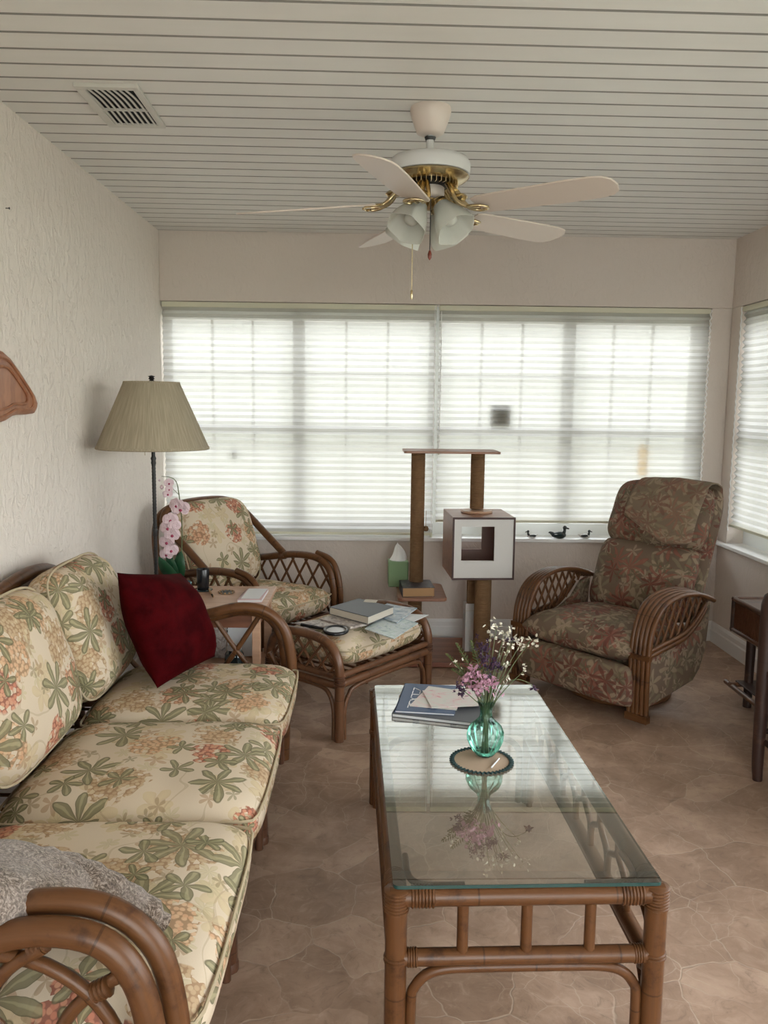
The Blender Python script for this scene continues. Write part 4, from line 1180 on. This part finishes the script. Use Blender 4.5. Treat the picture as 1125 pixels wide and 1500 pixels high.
# ------------------------------------------------------------------ armchair in the corner
e = thing('rattan_armchair', 'rattan armchair with cream floral cushions in the far left corner', 'armchair', (-.375,4.245,0), math.atan2(.823,.567))
W = .31
def arm_chair(sx):
    m = MB()
    path = [(0,0),(0,.25),(.0,.42),(.025,.52),(.075,.57),(.16,.592),(.30,.588),(.45,.56),(.60,.53),(.68,.50)]
    m.tube([(sx*W,y,z) for y,z in path], .021, 12)
    m.tube([(sx*(W+.012),y-.036 if z < .5 else y-.03,z+ (.022 if z>.5 else 0)) for y,z in path[1:6]], .016, 10)
    m.tube([(sx*W,0,.27),(sx*W,.68,.25)], .017, 10, smooth=False)
    poly = [(.0,.29),(.0,.42),(.03,.51),(.08,.555),(.16,.575),(.30,.572),(.45,.545),(.58,.52),(.62,.30)]
    for a in (58,-58): lattice(m, poly, .082, math.radians(a), .0075, lambda s,z: (sx*W+(.004 if a > 0 else -.004), s, z))
    m.tube([(sx*W,.68,0),(sx*W,.67,.30),(sx*W,.69,.60)], .02, 10)
    wrap(m, (sx*W,.37,.575), (0,1,-.2), .022, .04, 5)
    return m
for s in (-1,1): arm_chair(s).build('armrest', M_rat, e)
m = MB()
hoop = [(-W,.36,.60),(-W-.005,.50,.70),(-W-.01,.62,.80)]
full = [(-W,.36,.585),(-W,.52,.70),(-W-.005,.65,.79),(-.27,.70,.85),(-.18,.715,.885),(0,.72,.895),(.18,.715,.885),(.27,.70,.85),(W+.005,.65,.79),(W,.52,.70),(W,.36,.585)]
m.tube(full, .021, 12)
m.tube([(-W-.002,.69,.30),(-W-.012,.715,.60),(-W,.735,.76),(-.26,.74,.845),(-.15,.745,.88),(0,.745,.89),(.15,.745,.88),(.26,.74,.845),(W,.735,.76),(W+.012,.715,.60),(W+.002,.69,.30)], .019, 12)
for x in (-.18,-.06,.06,.18): m.tube([(x,.66,.27),(x,.70,.60),(x,.73,.87)], .010, 8)
m.tube([(-W,.70,.55),(W,.70,.55)], .012, 8, smooth=False)
m.build('back_frame', M_rat, e)
m = MB()
for y,z,r in ((0,.285,.018),(-.004,.248,.018),(.68,.26,.018)): m.tube([(-W,y,z),(W,y,z)], r, 10, smooth=False)
m.tube([(-W+.03,0,0),(-W+.03,0,.14),(-W+.08,0,.215),(-W+.15,0,.232),(W-.15,0,.232),(W-.08,0,.215),(W-.03,0,.14),(W-.03,0,0)], .011, 8)
for k in range(12):
    x = -W+.04+k*.049; m.tube([(x,0,.275),(x,.68,.265)], .006, 6, smooth=False)
m.build('seat_frame', M_ratd, e)
m = MB(); q = [(-.285,-.03,.375),(.285,-.03,.375),(.285,.56,.365),(-.285,.56,.365)]
soft(m, q, .15, 24, 22, 7, .42, .06, 0, 21, .006, (4.4,1.1), .16); c = m.build('seat_cushion', M_floral, e, merge=True, sharp=180)
m = MB(); seam(m, [V(p)+V((0,0,.03)) for p in q], .06, 0, .004); m.build('piping', M_pipe, c)
m = MB(); q = [(-.27,.50,.43),(.27,.50,.43),(.275,.665,.905),(-.275,.665,.905)]
soft(m, q, .19, 24, 22, 4.5, .5, .14, 0, 23, .008, (5.1,.4), .14); c = m.build('back_cushion', M_floral, e, merge=True, sharp=180)
m = MB(); seam(m, [V(p)+V((0,-.025,-.01)) for p in q], .14, 0, .004); m.build('piping', M_pipe, c)

# ------------------------------------------------------------------ ottoman
N0 = V((-.125,3.404)); w2 = V((.63,.776)).normalized(); b2v = V((-w2.y,w2.x))
L_, D_ = .655, .42
cen = N0+w2*L_/2+b2v*D_/2
e = thing('rattan_ottoman', 'rattan ottoman with a floral cushion covered in books and papers', 'ottoman', (cen.x,cen.y,0), math.atan2(w2.y,w2.x))
a, d = L_/2, D_/2
def ott_side(sx):
    m = MB()
    x = sx*a
    m.tube([(x,-d,.0),(x,-d,.22),(x,-d+.002,.33),(x,-d+.035,.40),(x,-d+.10,.435),(x,0,.445),(x,d-.10,.435),(x,d-.035,.40),(x,d-.002,.33),(x,d,.22),(x,d,0)], .021, 12)
    m.tube([(x,-d,.285),(x,d,.285)], .015, 10, smooth=False); m.tube([(x,-d,.245),(x,d,.245)], .017, 10, smooth=False)
    poly = [(-d,.29),(-d,.33),(-d+.035,.39),(-d+.10,.425),(0,.435),(d-.10,.425),(d-.035,.39),(d,.33),(d,.29)]
    for g in (50,-50): lattice(m, poly, .055, math.radians(g), .0065, lambda s,z: (x+(.003 if g > 0 else -.003), s, z))
    m.tube([(x,-d+.033,0),(x,-d+.033,.13),(x,-d+.06,.20),(x,-d+.12,.224),(x,d-.12,.224),(x,d-.06,.20),(x,d-.033,.13),(x,d-.033,0)], .010, 8)
    return m
for s in (-1,1): ott_side(s).build('side_frame', M_ratg, e)
m = MB()
for y in (-d,d):
    for z,r in ((.29,.014),(.252,.018)): m.tube([(-a,y,z),(a,y,z)], r, 10, smooth=False)
    m.tube([(-a+.033,y,0),(-a+.033,y,.13),(-a+.06,y,.19),(-a+.13,y,.222),(a-.13,y,.222),(a-.06,y,.19),(a-.033,y,.13),(a-.033,y,0)], .010, 8)
for k in range(11): m.tube([(-a+.05+k*.055,-d,.28),(-a+.05+k*.055,d,.28)], .006, 6, smooth=False)
m.build('seat_frame', M_ratg, e)
for sx in (-1,1):
    for sy in (-1,1):
        m = MB(); wrap(m, (sx*a,sy*d,.27), (0,0,1), .0215, .05, 5); m.build('cane_binding', M_ratd, e)
m = MB(); q = [(-a+.028,-d-.012,.365),(a-.028,-d-.012,.365),(a-.028,d+.012,.365),(-a+.028,d+.012,.365)]
soft(m, q, .135, 24, 20, 6, .45, .08, 0, 31, .005, (6.6,1.2), .14); c = m.build('seat_cushion', M_floral, e, merge=True, sharp=180)
m = MB(); seam(m, [V(p)+V((0,0,.02)) for p in q], .08, 0, .004); m.build('piping', M_pipe, c)
OZ = .443
slab('book', [(-.235,3.745),(-.085,3.60),(-.012,3.66),(-.16,3.83)], OZ+.001, .010, M_map4, 'busy printed brochure on the left part of the ottoman', 'brochure')
slab('leaflet', [(-.345,3.69),(-.285,3.61),(-.13,3.66),(-.20,3.77)], OZ, .0045, M_map4, 'crumpled newspaper clipping at the left end of the ottoman beside the magnifier', 'paper', 'papers spread on the ottoman')
slab('leaflet', [(-.02,3.60),(.105,3.44),(.225,3.70),(.09,3.86)], OZ+.001, .004, M_map1, 'pale blue-green folded map at the front edge of the ottoman', 'map', 'papers spread on the ottoman')
slab('leaflet', [(-.01,3.86),(.125,3.68),(.235,3.96),(.09,4.05)], OZ+.0065, .005, M_map2, 'blue and white leaflet behind the thick grey book on the ottoman', 'leaflet', 'papers spread on the ottoman')
slab('leaflet', [(.10,3.66),(.20,3.72),(.285,3.86),(.17,3.88)], OZ+.0005, .002, M_white, 'plain white sheet poking out at the right end of the ottoman', 'paper', 'papers spread on the ottoman')
slab('hardback_book', [(-.19,3.815),(-.005,3.635),(.115,3.83),(-.055,3.99)], OZ+.013, .036, M_greyc, 'thick grey hardback book lying on the ottoman papers', 'book', None, M_cream)
slab('small_card', [(-.03,3.915),(.03,3.90),(.04,3.95),(-.02,3.965)], OZ+.0493, .002, M_cream, 'small tan card on top of the grey hardback book', 'card')
e = thing('magnifying_glass', 'round black-rimmed magnifying glass on the near corner of the ottoman', 'magnifier', (-.148,3.555,OZ+.001))
m = MB(); m.tube([(.050*math.cos(t),.062*math.sin(t),.006) for t in [2*PI*i/32 for i in range(32)]], .0085, 8, closed=True, step=1); m.build('rim', M_blackpl, e)
m = MB(); m.lathe([(.001,.006),(.045,.004),(.048,.006),(.03,.010),(.001,.012)], 32, Matrix.Diagonal((1,1.2,1,1))); m.build('lens', M_white, e)
m = MB(); m.tube([(-.05,.02,.006),(-.10,.05,.007),(-.16,.085,.008)], [.006,.008,.008], 8); m.build('handle', M_blackpl, e)

# ------------------------------------------------------------------ cat tree
e = thing('cat_tree', 'tall cat tree with sisal posts, a white-fronted cube and a top shelf', 'cat tree', (.50,4.66,0))
m = MB(); m.prism(rrect(.30,.25,.03), 0, .028, T(.505,4.665,.004)); m.build('base_board', M_catbase, e, world=True, smooth=False, bevel=.003)
m = MB()
for sx in (-.26,.26):
    for sy in (-.21,.21): m.lathe([(.001,0),(.02,0),(.02,.005),(.001,.005)], 12, T(.505+sx,4.665+sy,0))
m.build('foot_pad', M_black, e, world=True)
BT = .032
def post(x, y, z0, z1, r=.044):
    m = MB(); m.lathe([(.001,z0),(r-.003,z0),(r,z0+.004),(r,z1-.004),(r-.003,z1),(.001,z1)], 28, T(x,y,0)); return m.build('sisal_post', M_sisal, e, world=True)
post(.632,4.50,BT,.492,.047); post(.262,4.66,BT,.368,.040)
post(.268,4.66,.386,1.180,.0395); post(.606,4.66,.862,1.180,.0395)
m = MB(); m.prism(rrect(.137,.20,.035), 0, .018, T(.292,4.645,.368)); m.build('platform', M_cat, e, world=True, smooth=False, bevel=.004)
m = MB(); m.prism(rrect(.268,.14,.02), 0, .013, T(.450,4.675,1.180)); m.build('top_shelf', M_cat, e, world=True, smooth=False, bevel=.003)
CM = T(.612,4.64,.495,.05)
hw, hd, hh = .172, .192, .345; t = .014
m = MB(); m.box((-hw,-hd,hh-t),(hw,hd,hh),CM); m.box((-hw,-hd,0),(hw,hd,t),CM); m.box((-hw,-hd,t),(-hw+t,hd,hh-t),CM); m.box((hw-t,-hd,t),(hw,hd,hh-t),CM)
cube = m.build('cube_house', M_cat, e, world=True, smooth=False, bevel=.002)
def frame_panel(y0, y1, mt, nm):
    m = MB(); a0, a1, b0, b1 = -hw+t+.035, -hw+t+.035+.182, .105, .105+.190
    X0, X1, Z0, Z1 = -hw+t*.6, hw-t*.6, t*.6, hh-t*.6
    m.box((X0,y0,Z0),(a0,y1,Z1),CM); m.box((a1,y0,Z0),(X1,y1,Z1),CM); m.box((a0,y0,Z0),(a1,y1,b0),CM); m.box((a0,y0,b1),(a1,y1,Z1),CM)
    m.build(nm, mt, cube, world=True, smooth=False)
frame_panel(-hd-.004, -hd+.008, M_panelw, 'front_panel'); frame_panel(hd-.014, hd-.004, M_catin, 'back_panel')
m = MB()
for p in (((-hw-.001,-hd-.007,-.001),(hw+.001,-hd-.001,.010)),((-hw-.001,-hd-.007,hh-.010),(hw+.001,-hd-.001,hh+.001)),((-hw-.001,-hd-.007,.010),(-hw+.009,-hd-.001,hh-.010)),((hw-.009,-hd-.007,.010),(hw+.001,-hd-.001,hh-.010))): m.box(*p, CM)
m.build('edge_banding', M_catedge, cube, world=True, smooth=False)
m = MB(); m.lathe([(.001,0),(.088,0),(.092,.006),(.088,.014),(.045,.017),(.001,.017)], 40, T(.606,4.66,.840)); m.build('post_collar', M_oak, e, world=True)
m = MB(); m.box((-.025,-.02,0),(.025,.02,.175), T(.585,4.63,.32)); m.build('hanging_block', M_sisal, e, world=True, smooth=False)
m = MB(); m.lathe([(.001,-.016),(.012,-.012),(.016,0),(.012,.012),(.001,.016)], 12, T(.318,4.655,.745)); m.lathe([(.0015,.0),(.0015,.10)], 6, T(.316,4.642,.75)); m.build('toy_ball', M_sisal, e, world=True)
m = MB(); m.box((-.026,-.035,0),(.026,.035,.285), T(.575,4.66,BT,.1)); o = m.build('white_box', M_panelw, smooth=False, bevel=.003)
tag(o, 'narrow off-white box standing on the cat tree base behind the front post', 'box')
m = MB(); m.box((-.026,-.0352,.24),(.026,.0352,.244), T(.575,4.66,BT,.1)); m.build('lid_seam', M_cream, o, smooth=False)
slab('hardback_book', [(.182,4.475),(.362,4.495),(.348,4.70),(.170,4.685)], .3862, .052, M_bookd, 'thick dark-covered book with tan page edges on the low cat tree platform', 'book', None, M_gilt)
e = thing('tissue_box', 'green tissue box on the cat tree platform beside the left post', 'tissue box', (.166,4.785,.3862), .03)
m = MB(); m.box((-.058,-.055,0),(.058,.055,.150)); m.build('carton', M_tissueg, e, smooth=False, bevel=.004)
m = MB(); m.lathe([(.001,.1505),(.03,.1505),(.045,.1507),(.001,.1515)], 20); m.build('slot', M_white, e)
m = MB()
m.grid(lambda u,v: ((.045*(1-v)**.6*(.8 if v > .85 else 1))*(math.cos(2*PI*u))*(1+.25*math.sin(6*PI*u))+.008*math.sin(v*4), (.022*(1-v*.6))*math.sin(2*PI*u)*(1+.3*math.cos(8*PI*u)), .150+.095*v+.012*math.sin(2*PI*u)*v), 36, 12)
m.build('tissue', M_tissue, e)

# ------------------------------------------------------------------ duck figurines
def duck(x, s, lab, body, head, flip=1):
    e = thing('duck_figurine', lab, 'figurine', (x,YB-.012,WZ0), 0, 'duck figurines on the window sill')
    m = MB(); B = Matrix.Diagonal((1,1,1,1))
    prof = [(.001,-1),(.35,-.93),(.72,-.6),(.95,-.15),(1,.2),(.86,.6),(.5,.9),(.001,1)]
    M = Matrix.Translation((0,0,.016*s)) @ Matrix.Rotation(PI/2,4,'Y') @ Matrix.Diagonal((.016*s,.015*s,.034*s,1))
    m.lathe(prof, 20, M)
    m.tube([(-flip*.025*s,0,.02*s),(-flip*.040*s,0,.028*s),(-flip*.047*s,0,.026*s)], [.010*s,.005*s,.002*s], 8)
    m.build('body', body, e)
    m = MB(); m.tube([(flip*.018*s,0,.018*s),(flip*.026*s,0,.034*s),(flip*.026*s,0,.046*s)], [.011*s,.007*s,.006*s], 10)
    m.lathe([(.001,-.010*s),(.007*s,-.007*s),(.010*s,0),(.007*s,.007*s),(.001,.010*s)], 14, T(flip*.027*s,0,.050*s))
    m.build('head', head, e)
    m = MB(); m.tube([(flip*.034*s,0,.049*s),(flip*.043*s,0,.046*s),(flip*.047*s,0,.046*s)], [.004*s,.0035*s,.002*s], 8); m.build('bill', M_black, e)
    for sg in (-1,1):
        m = MB(); m.lathe(prof, 14, Matrix.Translation((-flip*.006*s,sg*.012*s,.020*s)) @ Matrix.Rotation(PI/2,4,'Y') @ Matrix.Diagonal((.009*s,.004*s,.025*s,1))); m.build('wing', M_leadg if body is not M_leadg else M_jar, e)
duck(.993, .85, 'small duck figurine with dark head and white back on the sill, leftmost of three', M_duckw, M_leadg, -1)
duck(1.160, 1.35, 'largest of the three sill ducks, dark bodied with head raised', M_leadg, M_leadg)
duck(1.322, .95, 'small pale-bodied dark-headed duck figurine on the sill nearest the recliner', M_duckw, M_leadg)
# ------------------------------------------------------------------ recliner
e = thing('rattan_recliner', 'swivel recliner in rust leaf fabric with bundled rattan arms by the right window', 'recliner', (1.003,3.859,0), math.atan2(-.776,.63))
m = MB()
m.tube([(.25*math.cos(t),.36+.25*math.sin(t),.016) for t in [2*PI*i/40 for i in range(40)]], .016, 10, closed=True, step=1)
m.tube([(.22*math.cos(t),.36+.22*math.sin(t),.022) for t in [2*PI*i/40 for i in range(40)]], .012, 8, closed=True, step=1)
m.build('swivel_base', M_rat, e)
m = MB(); m.lathe([(.001,.02),(.10,.02),(.10,.05),(.05,.06),(.05,.13),(.16,.14),(.001,.141)], 28, T(0,.36,0))
m.box((-.25,.345,.012),(.25,.375,.028)); m.build('pedestal', M_black, e)
side = [(.03,.075),(.44,.13),(.50,.18),(.545,.28),(.56,.40),(.57,.52),(.50,.50),(.42,.42),(.32,.375),(.18,.35),(.03,.335)]
for s in (-1,1):
    m = MB(); m.prism(side, 0, .03, PX(s*.355-.015)); m.build('side_panel', M_recl, e, bevel=.01, sharp=30)
m = MB(); m.prism([(.05,.10),(.44,.14),(.53,.28),(.52,.36),(.05,.30)], -.335, .335, PX(0)); m.build('seat_box', M_recl, e, smooth=False)
q = [(-.335,-.015,.085),(.335,-.015,.085),(.335,-.045,.285),(-.335,-.045,.285)]
m = MB(); soft(m, q, .085, 24, 14, 7, .42, .04, 0, 41, .008, (0,0), .15); m.build('footrest_panel', M_recl, e, merge=True, sharp=180)
q = [(-.325,-.065,.345),(.325,-.065,.345),(.30,.50,.345),(-.30,.50,.345)]
m = MB(); soft(m, q, .155, 26, 22, 5, .5, .06, 0, 43, .008, (1.7,.4), .22); m.build('seat_cushion', M_recl, e, merge=True, sharp=180)
sl = .406
def bk(y_off, z0, z1, t, hx0, hx1, seed, uvo, corner=.07, p=5, bulge=.18, z_over=0):
    ya = .40+(z0-.40)*sl+y_off; yb = .40+(z1-.40)*sl+y_off
    q = [(-hx0,ya,z0),(hx0,ya,z0),(hx1,yb,z1),(-hx1,yb,z1)]
    m = MB(); soft(m, q, t, 26, 20, p, .5, corner, 0, seed, .010, uvo, bulge); return m
bk(.07,.385,.745,.15,.285,.285,51,(3.1,.5)).build('lumbar_cushion', M_recl, e, merge=True, sharp=180)
bk(.075,.715,1.055,.17,.287,.275,52,(4.4,1.7),.12,4.5,.2).build('head_cushion', M_recl, e, merge=True, sharp=180)
bk(.165,.36,1.045,.12,.300,.285,53,(6.1,.9),.08,6,.1).build('back_shell', M_recl, e, merge=True, sharp=180)
path = [(.0,.035),(-.004,.20),(-.004,.34),(.012,.44),(.055,.525),(.12,.570),(.22,.592),(.34,.588),(.45,.565),(.545,.530)]
for s in (-1,1):
    m = MB()
    for k in range(5):
        x = s*(.306+k*.0215)
        pp = [(x, y+(.0 if k < 4 else .004), z-(.003*k if z > .5 else 0)) for y,z in path]
        m.tube(pp, .0118, 10)
    wrapz = [(s*.349,.004,.05),(s*.349,-.004,.33)]
    for p in wrapz:
        m.box((p[0]-.056,p[1]-.0135,p[2]-.012),(p[0]+.056,p[1]+.0135,p[2]+.012))
    m.box((s*.349-.056,-.016,.028),(s*.349+.056,.018,.062))
    m.build('armrest', M_rat, e)
    m = MB()
    lo = [(.01,.335),(.12,.348),(.25,.362),(.34,.385),(.42,.435),(.48,.49),(.545,.53)]
    for dz, r in ((0,.0125),(.024,.010)): m.tube([(s*.388,y,z+dz) for y,z in lo[:-1]], r, 10)
    poly = lo + [(y,z-.012) for y,z in path[::-1][1:-2]]
    for g in (62,-62): lattice(m, poly, .05, math.radians(g), .0062, lambda a,z: (s*.372+(.003 if g > 0 else -.003), a, z))
    m.build('lattice_panel', M_rat, e)

# loose cover draped over the headrest
def cov(u, v):
    x = -.135+.40*u
    zb = .885-.118*min(u/.68,1)+(.02*(u-.68)/.32 if u > .68 else 0)   # slanted lower hem, lowest right of the middle
    top = 1.072-.012*abs(u-.5)*2
    if v < .72:
        t = v/.72; z = zb+(top-.02-zb)*t
        y = .40+(z-.40)*sl-.046-.006*math.sin(PI*t)+.036*t**3+.022*max(0,(u-.9)/.1)**2
    elif v < .86:
        t = (v-.72)/.14; a = PI*t
        y0 = .40+(top-.42)*sl-.008; y = y0+.155*t; z = top-.02+.030*math.sin(a)**.7
    else:
        t = (v-.86)/.14; y = .40+(top-.42)*sl+.147+.005*t; z = top-.02-.05*t
    k = noise.noise(V((u*5,v*6,3)))
    return (x, y+.004*k-.002, z+.004*k)
m = MB(); m.grid(cov, 26, 34, lambda u,v: (u*.42+8, v*.5))
cv = thing('headrest_cover', 'loose leaf-pattern cloth draped askew over the top of the recliner', 'chair cover', tuple((Matrix.Translation((1.003,3.859,0)) @ Matrix.Rotation(math.atan2(-.776,.63),4,'Z') @ V((.08,.66,1.0)))), math.atan2(-.776,.63))
m.v = [p-V((.08,.66,1.0)) for p in m.v]
m.build('cloth', M_cover, cv, solid=.006, sharp=180)
m = MB(); hem = [V(cov(i/26, 0))-V((.08,.66,1.0)) for i in range(27)]
m.tube(hem, .004, 6, step=1); m.build('hem', M_cover, cv)

# ------------------------------------------------------------------ cane stand and chair at the right edge
X0s, X1s, Y0s, Y1s = 1.775, 2.105, 3.28, 3.895
e = thing('cane_stand', 'low dark cane stand with a slatted box top by the right wall', 'stand', ((X0s+X1s)/2,(Y0s+Y1s)/2,0))
def bx(name, a, b, mt, par, bev=.003):
    m = MB(); m.box(a,b); return m.build(name, mt, par, smooth=False, bevel=bev, world=True)
for x in (X0s+.075, X1s-.06):
    for y in (Y0s+.05, Y1s-.045):
        m = MB(); m.tube([(x,y,0),(x,y,.2),(x,y,.375)], [.020,.021,.023], 12); m.build('leg', M_dark, e, world=True)
m = MB()
for z in (.378,.527):
    for x in (X0s,X1s): m.tube([(x,Y0s-.01,z),(x,Y1s+.01,z)], .0125, 8, smooth=False)
    for y in (Y0s,Y1s): m.tube([(X0s-.01,y,z),(X1s+.01,y,z)], .0125, 8, smooth=False)
m.build('box_rail', M_ratd, e, world=True)
for x, y in ((X0s,Y0s),(X0s,Y1s),(X1s,Y0s),(X1s,Y1s)):
    m = MB(); m.tube([(x,y,.372),(x,y,.535)], .014, 8, smooth=False); m.build('corner_post', M_dark, e, world=True)
m = MB()
for k in range(34):
    y = Y0s+.025+k*.0172; m.tube([(X0s,y,.38),(X0s,y,.525)], .0055, 6, smooth=False); m.tube([(X1s,y,.38),(X1s,y,.525)], .0055, 6, smooth=False)
for k in range(17):
    x = X0s+.025+k*.0175
    for y in (Y0s,Y1s): m.tube([(x,y,.38),(x,y,.525)], .0055, 6, smooth=False)
m.build('box_slats', M_ratd, e, world=True)
bx('box_top', (X0s,Y0s,.520),(X1s,Y1s,.530), M_ratd, e); bx('box_bottom', (X0s,Y0s,.374),(X1s,Y1s,.382), M_dark, e)
m = MB()
for x in (X0s-.008,X1s): m.tube([(x,Y0s-.02,.106),(x,Y1s+.02,.106)], .0125, 8, smooth=False)
for y in (Y0s+.05,Y1s-.045): m.tube([(X0s-.02,y,.112),(X1s+.01,y,.112)], .012, 8, smooth=False)
m.build('stretcher', M_ratg, e, world=True)
bx('lower_shelf', (X0s+.02,Y0s+.02,.118),(X1s-.02,Y1s-.02,.126), M_dark, e)
e = thing('wooden_chair', 'dark wooden chair mostly outside the right picture edge, one rounded back post showing', 'chair', (1.73,2.85,0))
def post2(x, y, name='back_post'):
    m = MB(); m.tube([(x,y,0),(x-.004,y,.10),(x-.004,y,.40),(x-.001,y,.62),(x,y,.70),(x,y,.738),(x,y,.752)], [.018,.022,.026,.031,.031,.022,.006], 14); m.build(name, M_dark, e, world=True)
post2(1.527,3.05); post2(1.935,3.05)
for x in (1.545,1.915):
    m = MB(); m.tube([(x,2.66,0),(x,2.66,.42)], [.018,.024], 12, smooth=False); m.build('front_leg', M_dark, e, world=True)
bx('seat', (1.52,2.63,.42),(1.94,3.05,.45), M_dark, e, .008)
m = MB(); m.box((-.20,-.010,0),(.20,.010,.17), T(1.735,3.052,.61,0,.12)); m.build('back_rest', M_ratd, e, smooth=False, bevel=.005, world=True)
m = MB()
for y in (2.66,3.05): m.tube([(1.54,y,.20),(1.92,y,.20)], .011, 8, smooth=False)
for x in (1.54,1.925): m.tube([(x,2.66,.16),(x,3.05,.16)], .011, 8, smooth=False)
m.build('stretcher', M_dark, e, world=True)

# ------------------------------------------------------------------ light
w = bpy.data.worlds.new('overcast'); bpy.context.scene.world = w; w.use_nodes = True
nt = w.node_tree; bg = nt.nodes['Background']
tc = nt.nodes.new('ShaderNodeTexCoord'); sx = nd(nt,'ShaderNodeSeparateXYZ',{'Vector': tc.outputs['Generated']})
S_(nt, bg.inputs[0], ramp(nt, sx.outputs[2], [(.0,(.52,.52,.48)),(.49,(.72,.72,.68)),(.56,(.97,.95,.96)),(1.0,(.92,.92,1.0))]))
mr = nt.nodes.new('ShaderNodeMapRange'); mr.inputs[1].default_value = -1; mr.inputs[2].default_value = 1
nt.links.new(sx.outputs[2], mr.inputs[0])
rampn = bg.inputs[0].links[0].from_node; nt.links.new(mr.outputs[0], rampn.inputs[0])
bg.inputs[1].default_value = SKY

# ------------------------------------------------------------------ camera
yaw, pitch, roll, fpx, zc = .0166, .1282, .0118, 1207.7, 1.4387
f = V((math.sin(yaw)*math.cos(pitch), math.cos(yaw)*math.cos(pitch), -math.sin(pitch)))
r = V((math.cos(yaw), -math.sin(yaw), 0)); u = r.cross(f)
r2 = r*math.cos(roll)+u*math.sin(roll); u2 = -r*math.sin(roll)+u*math.cos(roll)
cd = bpy.data.cameras.new('camera'); cam = bpy.data.objects.new('camera', cd); C.objects.link(cam)
M = Matrix((r2, u2, -f)).transposed().to_4x4(); M.translation = V((0,0,zc)); cam.matrix_world = M
cd.sensor_fit = 'VERTICAL'; cd.sensor_height = 24; cd.lens = fpx/1500*24; cd.clip_start = .05
sc = bpy.context.scene; sc.camera = cam
vs_ = sc.view_settings; sc.display_settings.display_device = 'sRGB'
vs_.view_transform = 'Standard'; vs_.look = 'None'; vs_.gamma = 1; vs_.use_curve_mapping = False; vs_.exposure = EXPO
cy = sc.cycles
cy.max_bounces = 9; cy.diffuse_bounces = 6; cy.glossy_bounces = 4; cy.transparent_max_bounces = 12; cy.transmission_bounces = 6
cy.caustics_reflective = False; cy.caustics_refractive = False; cy.sample_clamp_indirect = 6
try: cy.use_denoising = True; cy.denoiser = 'OPENIMAGEDENOISE'
except Exception: pass
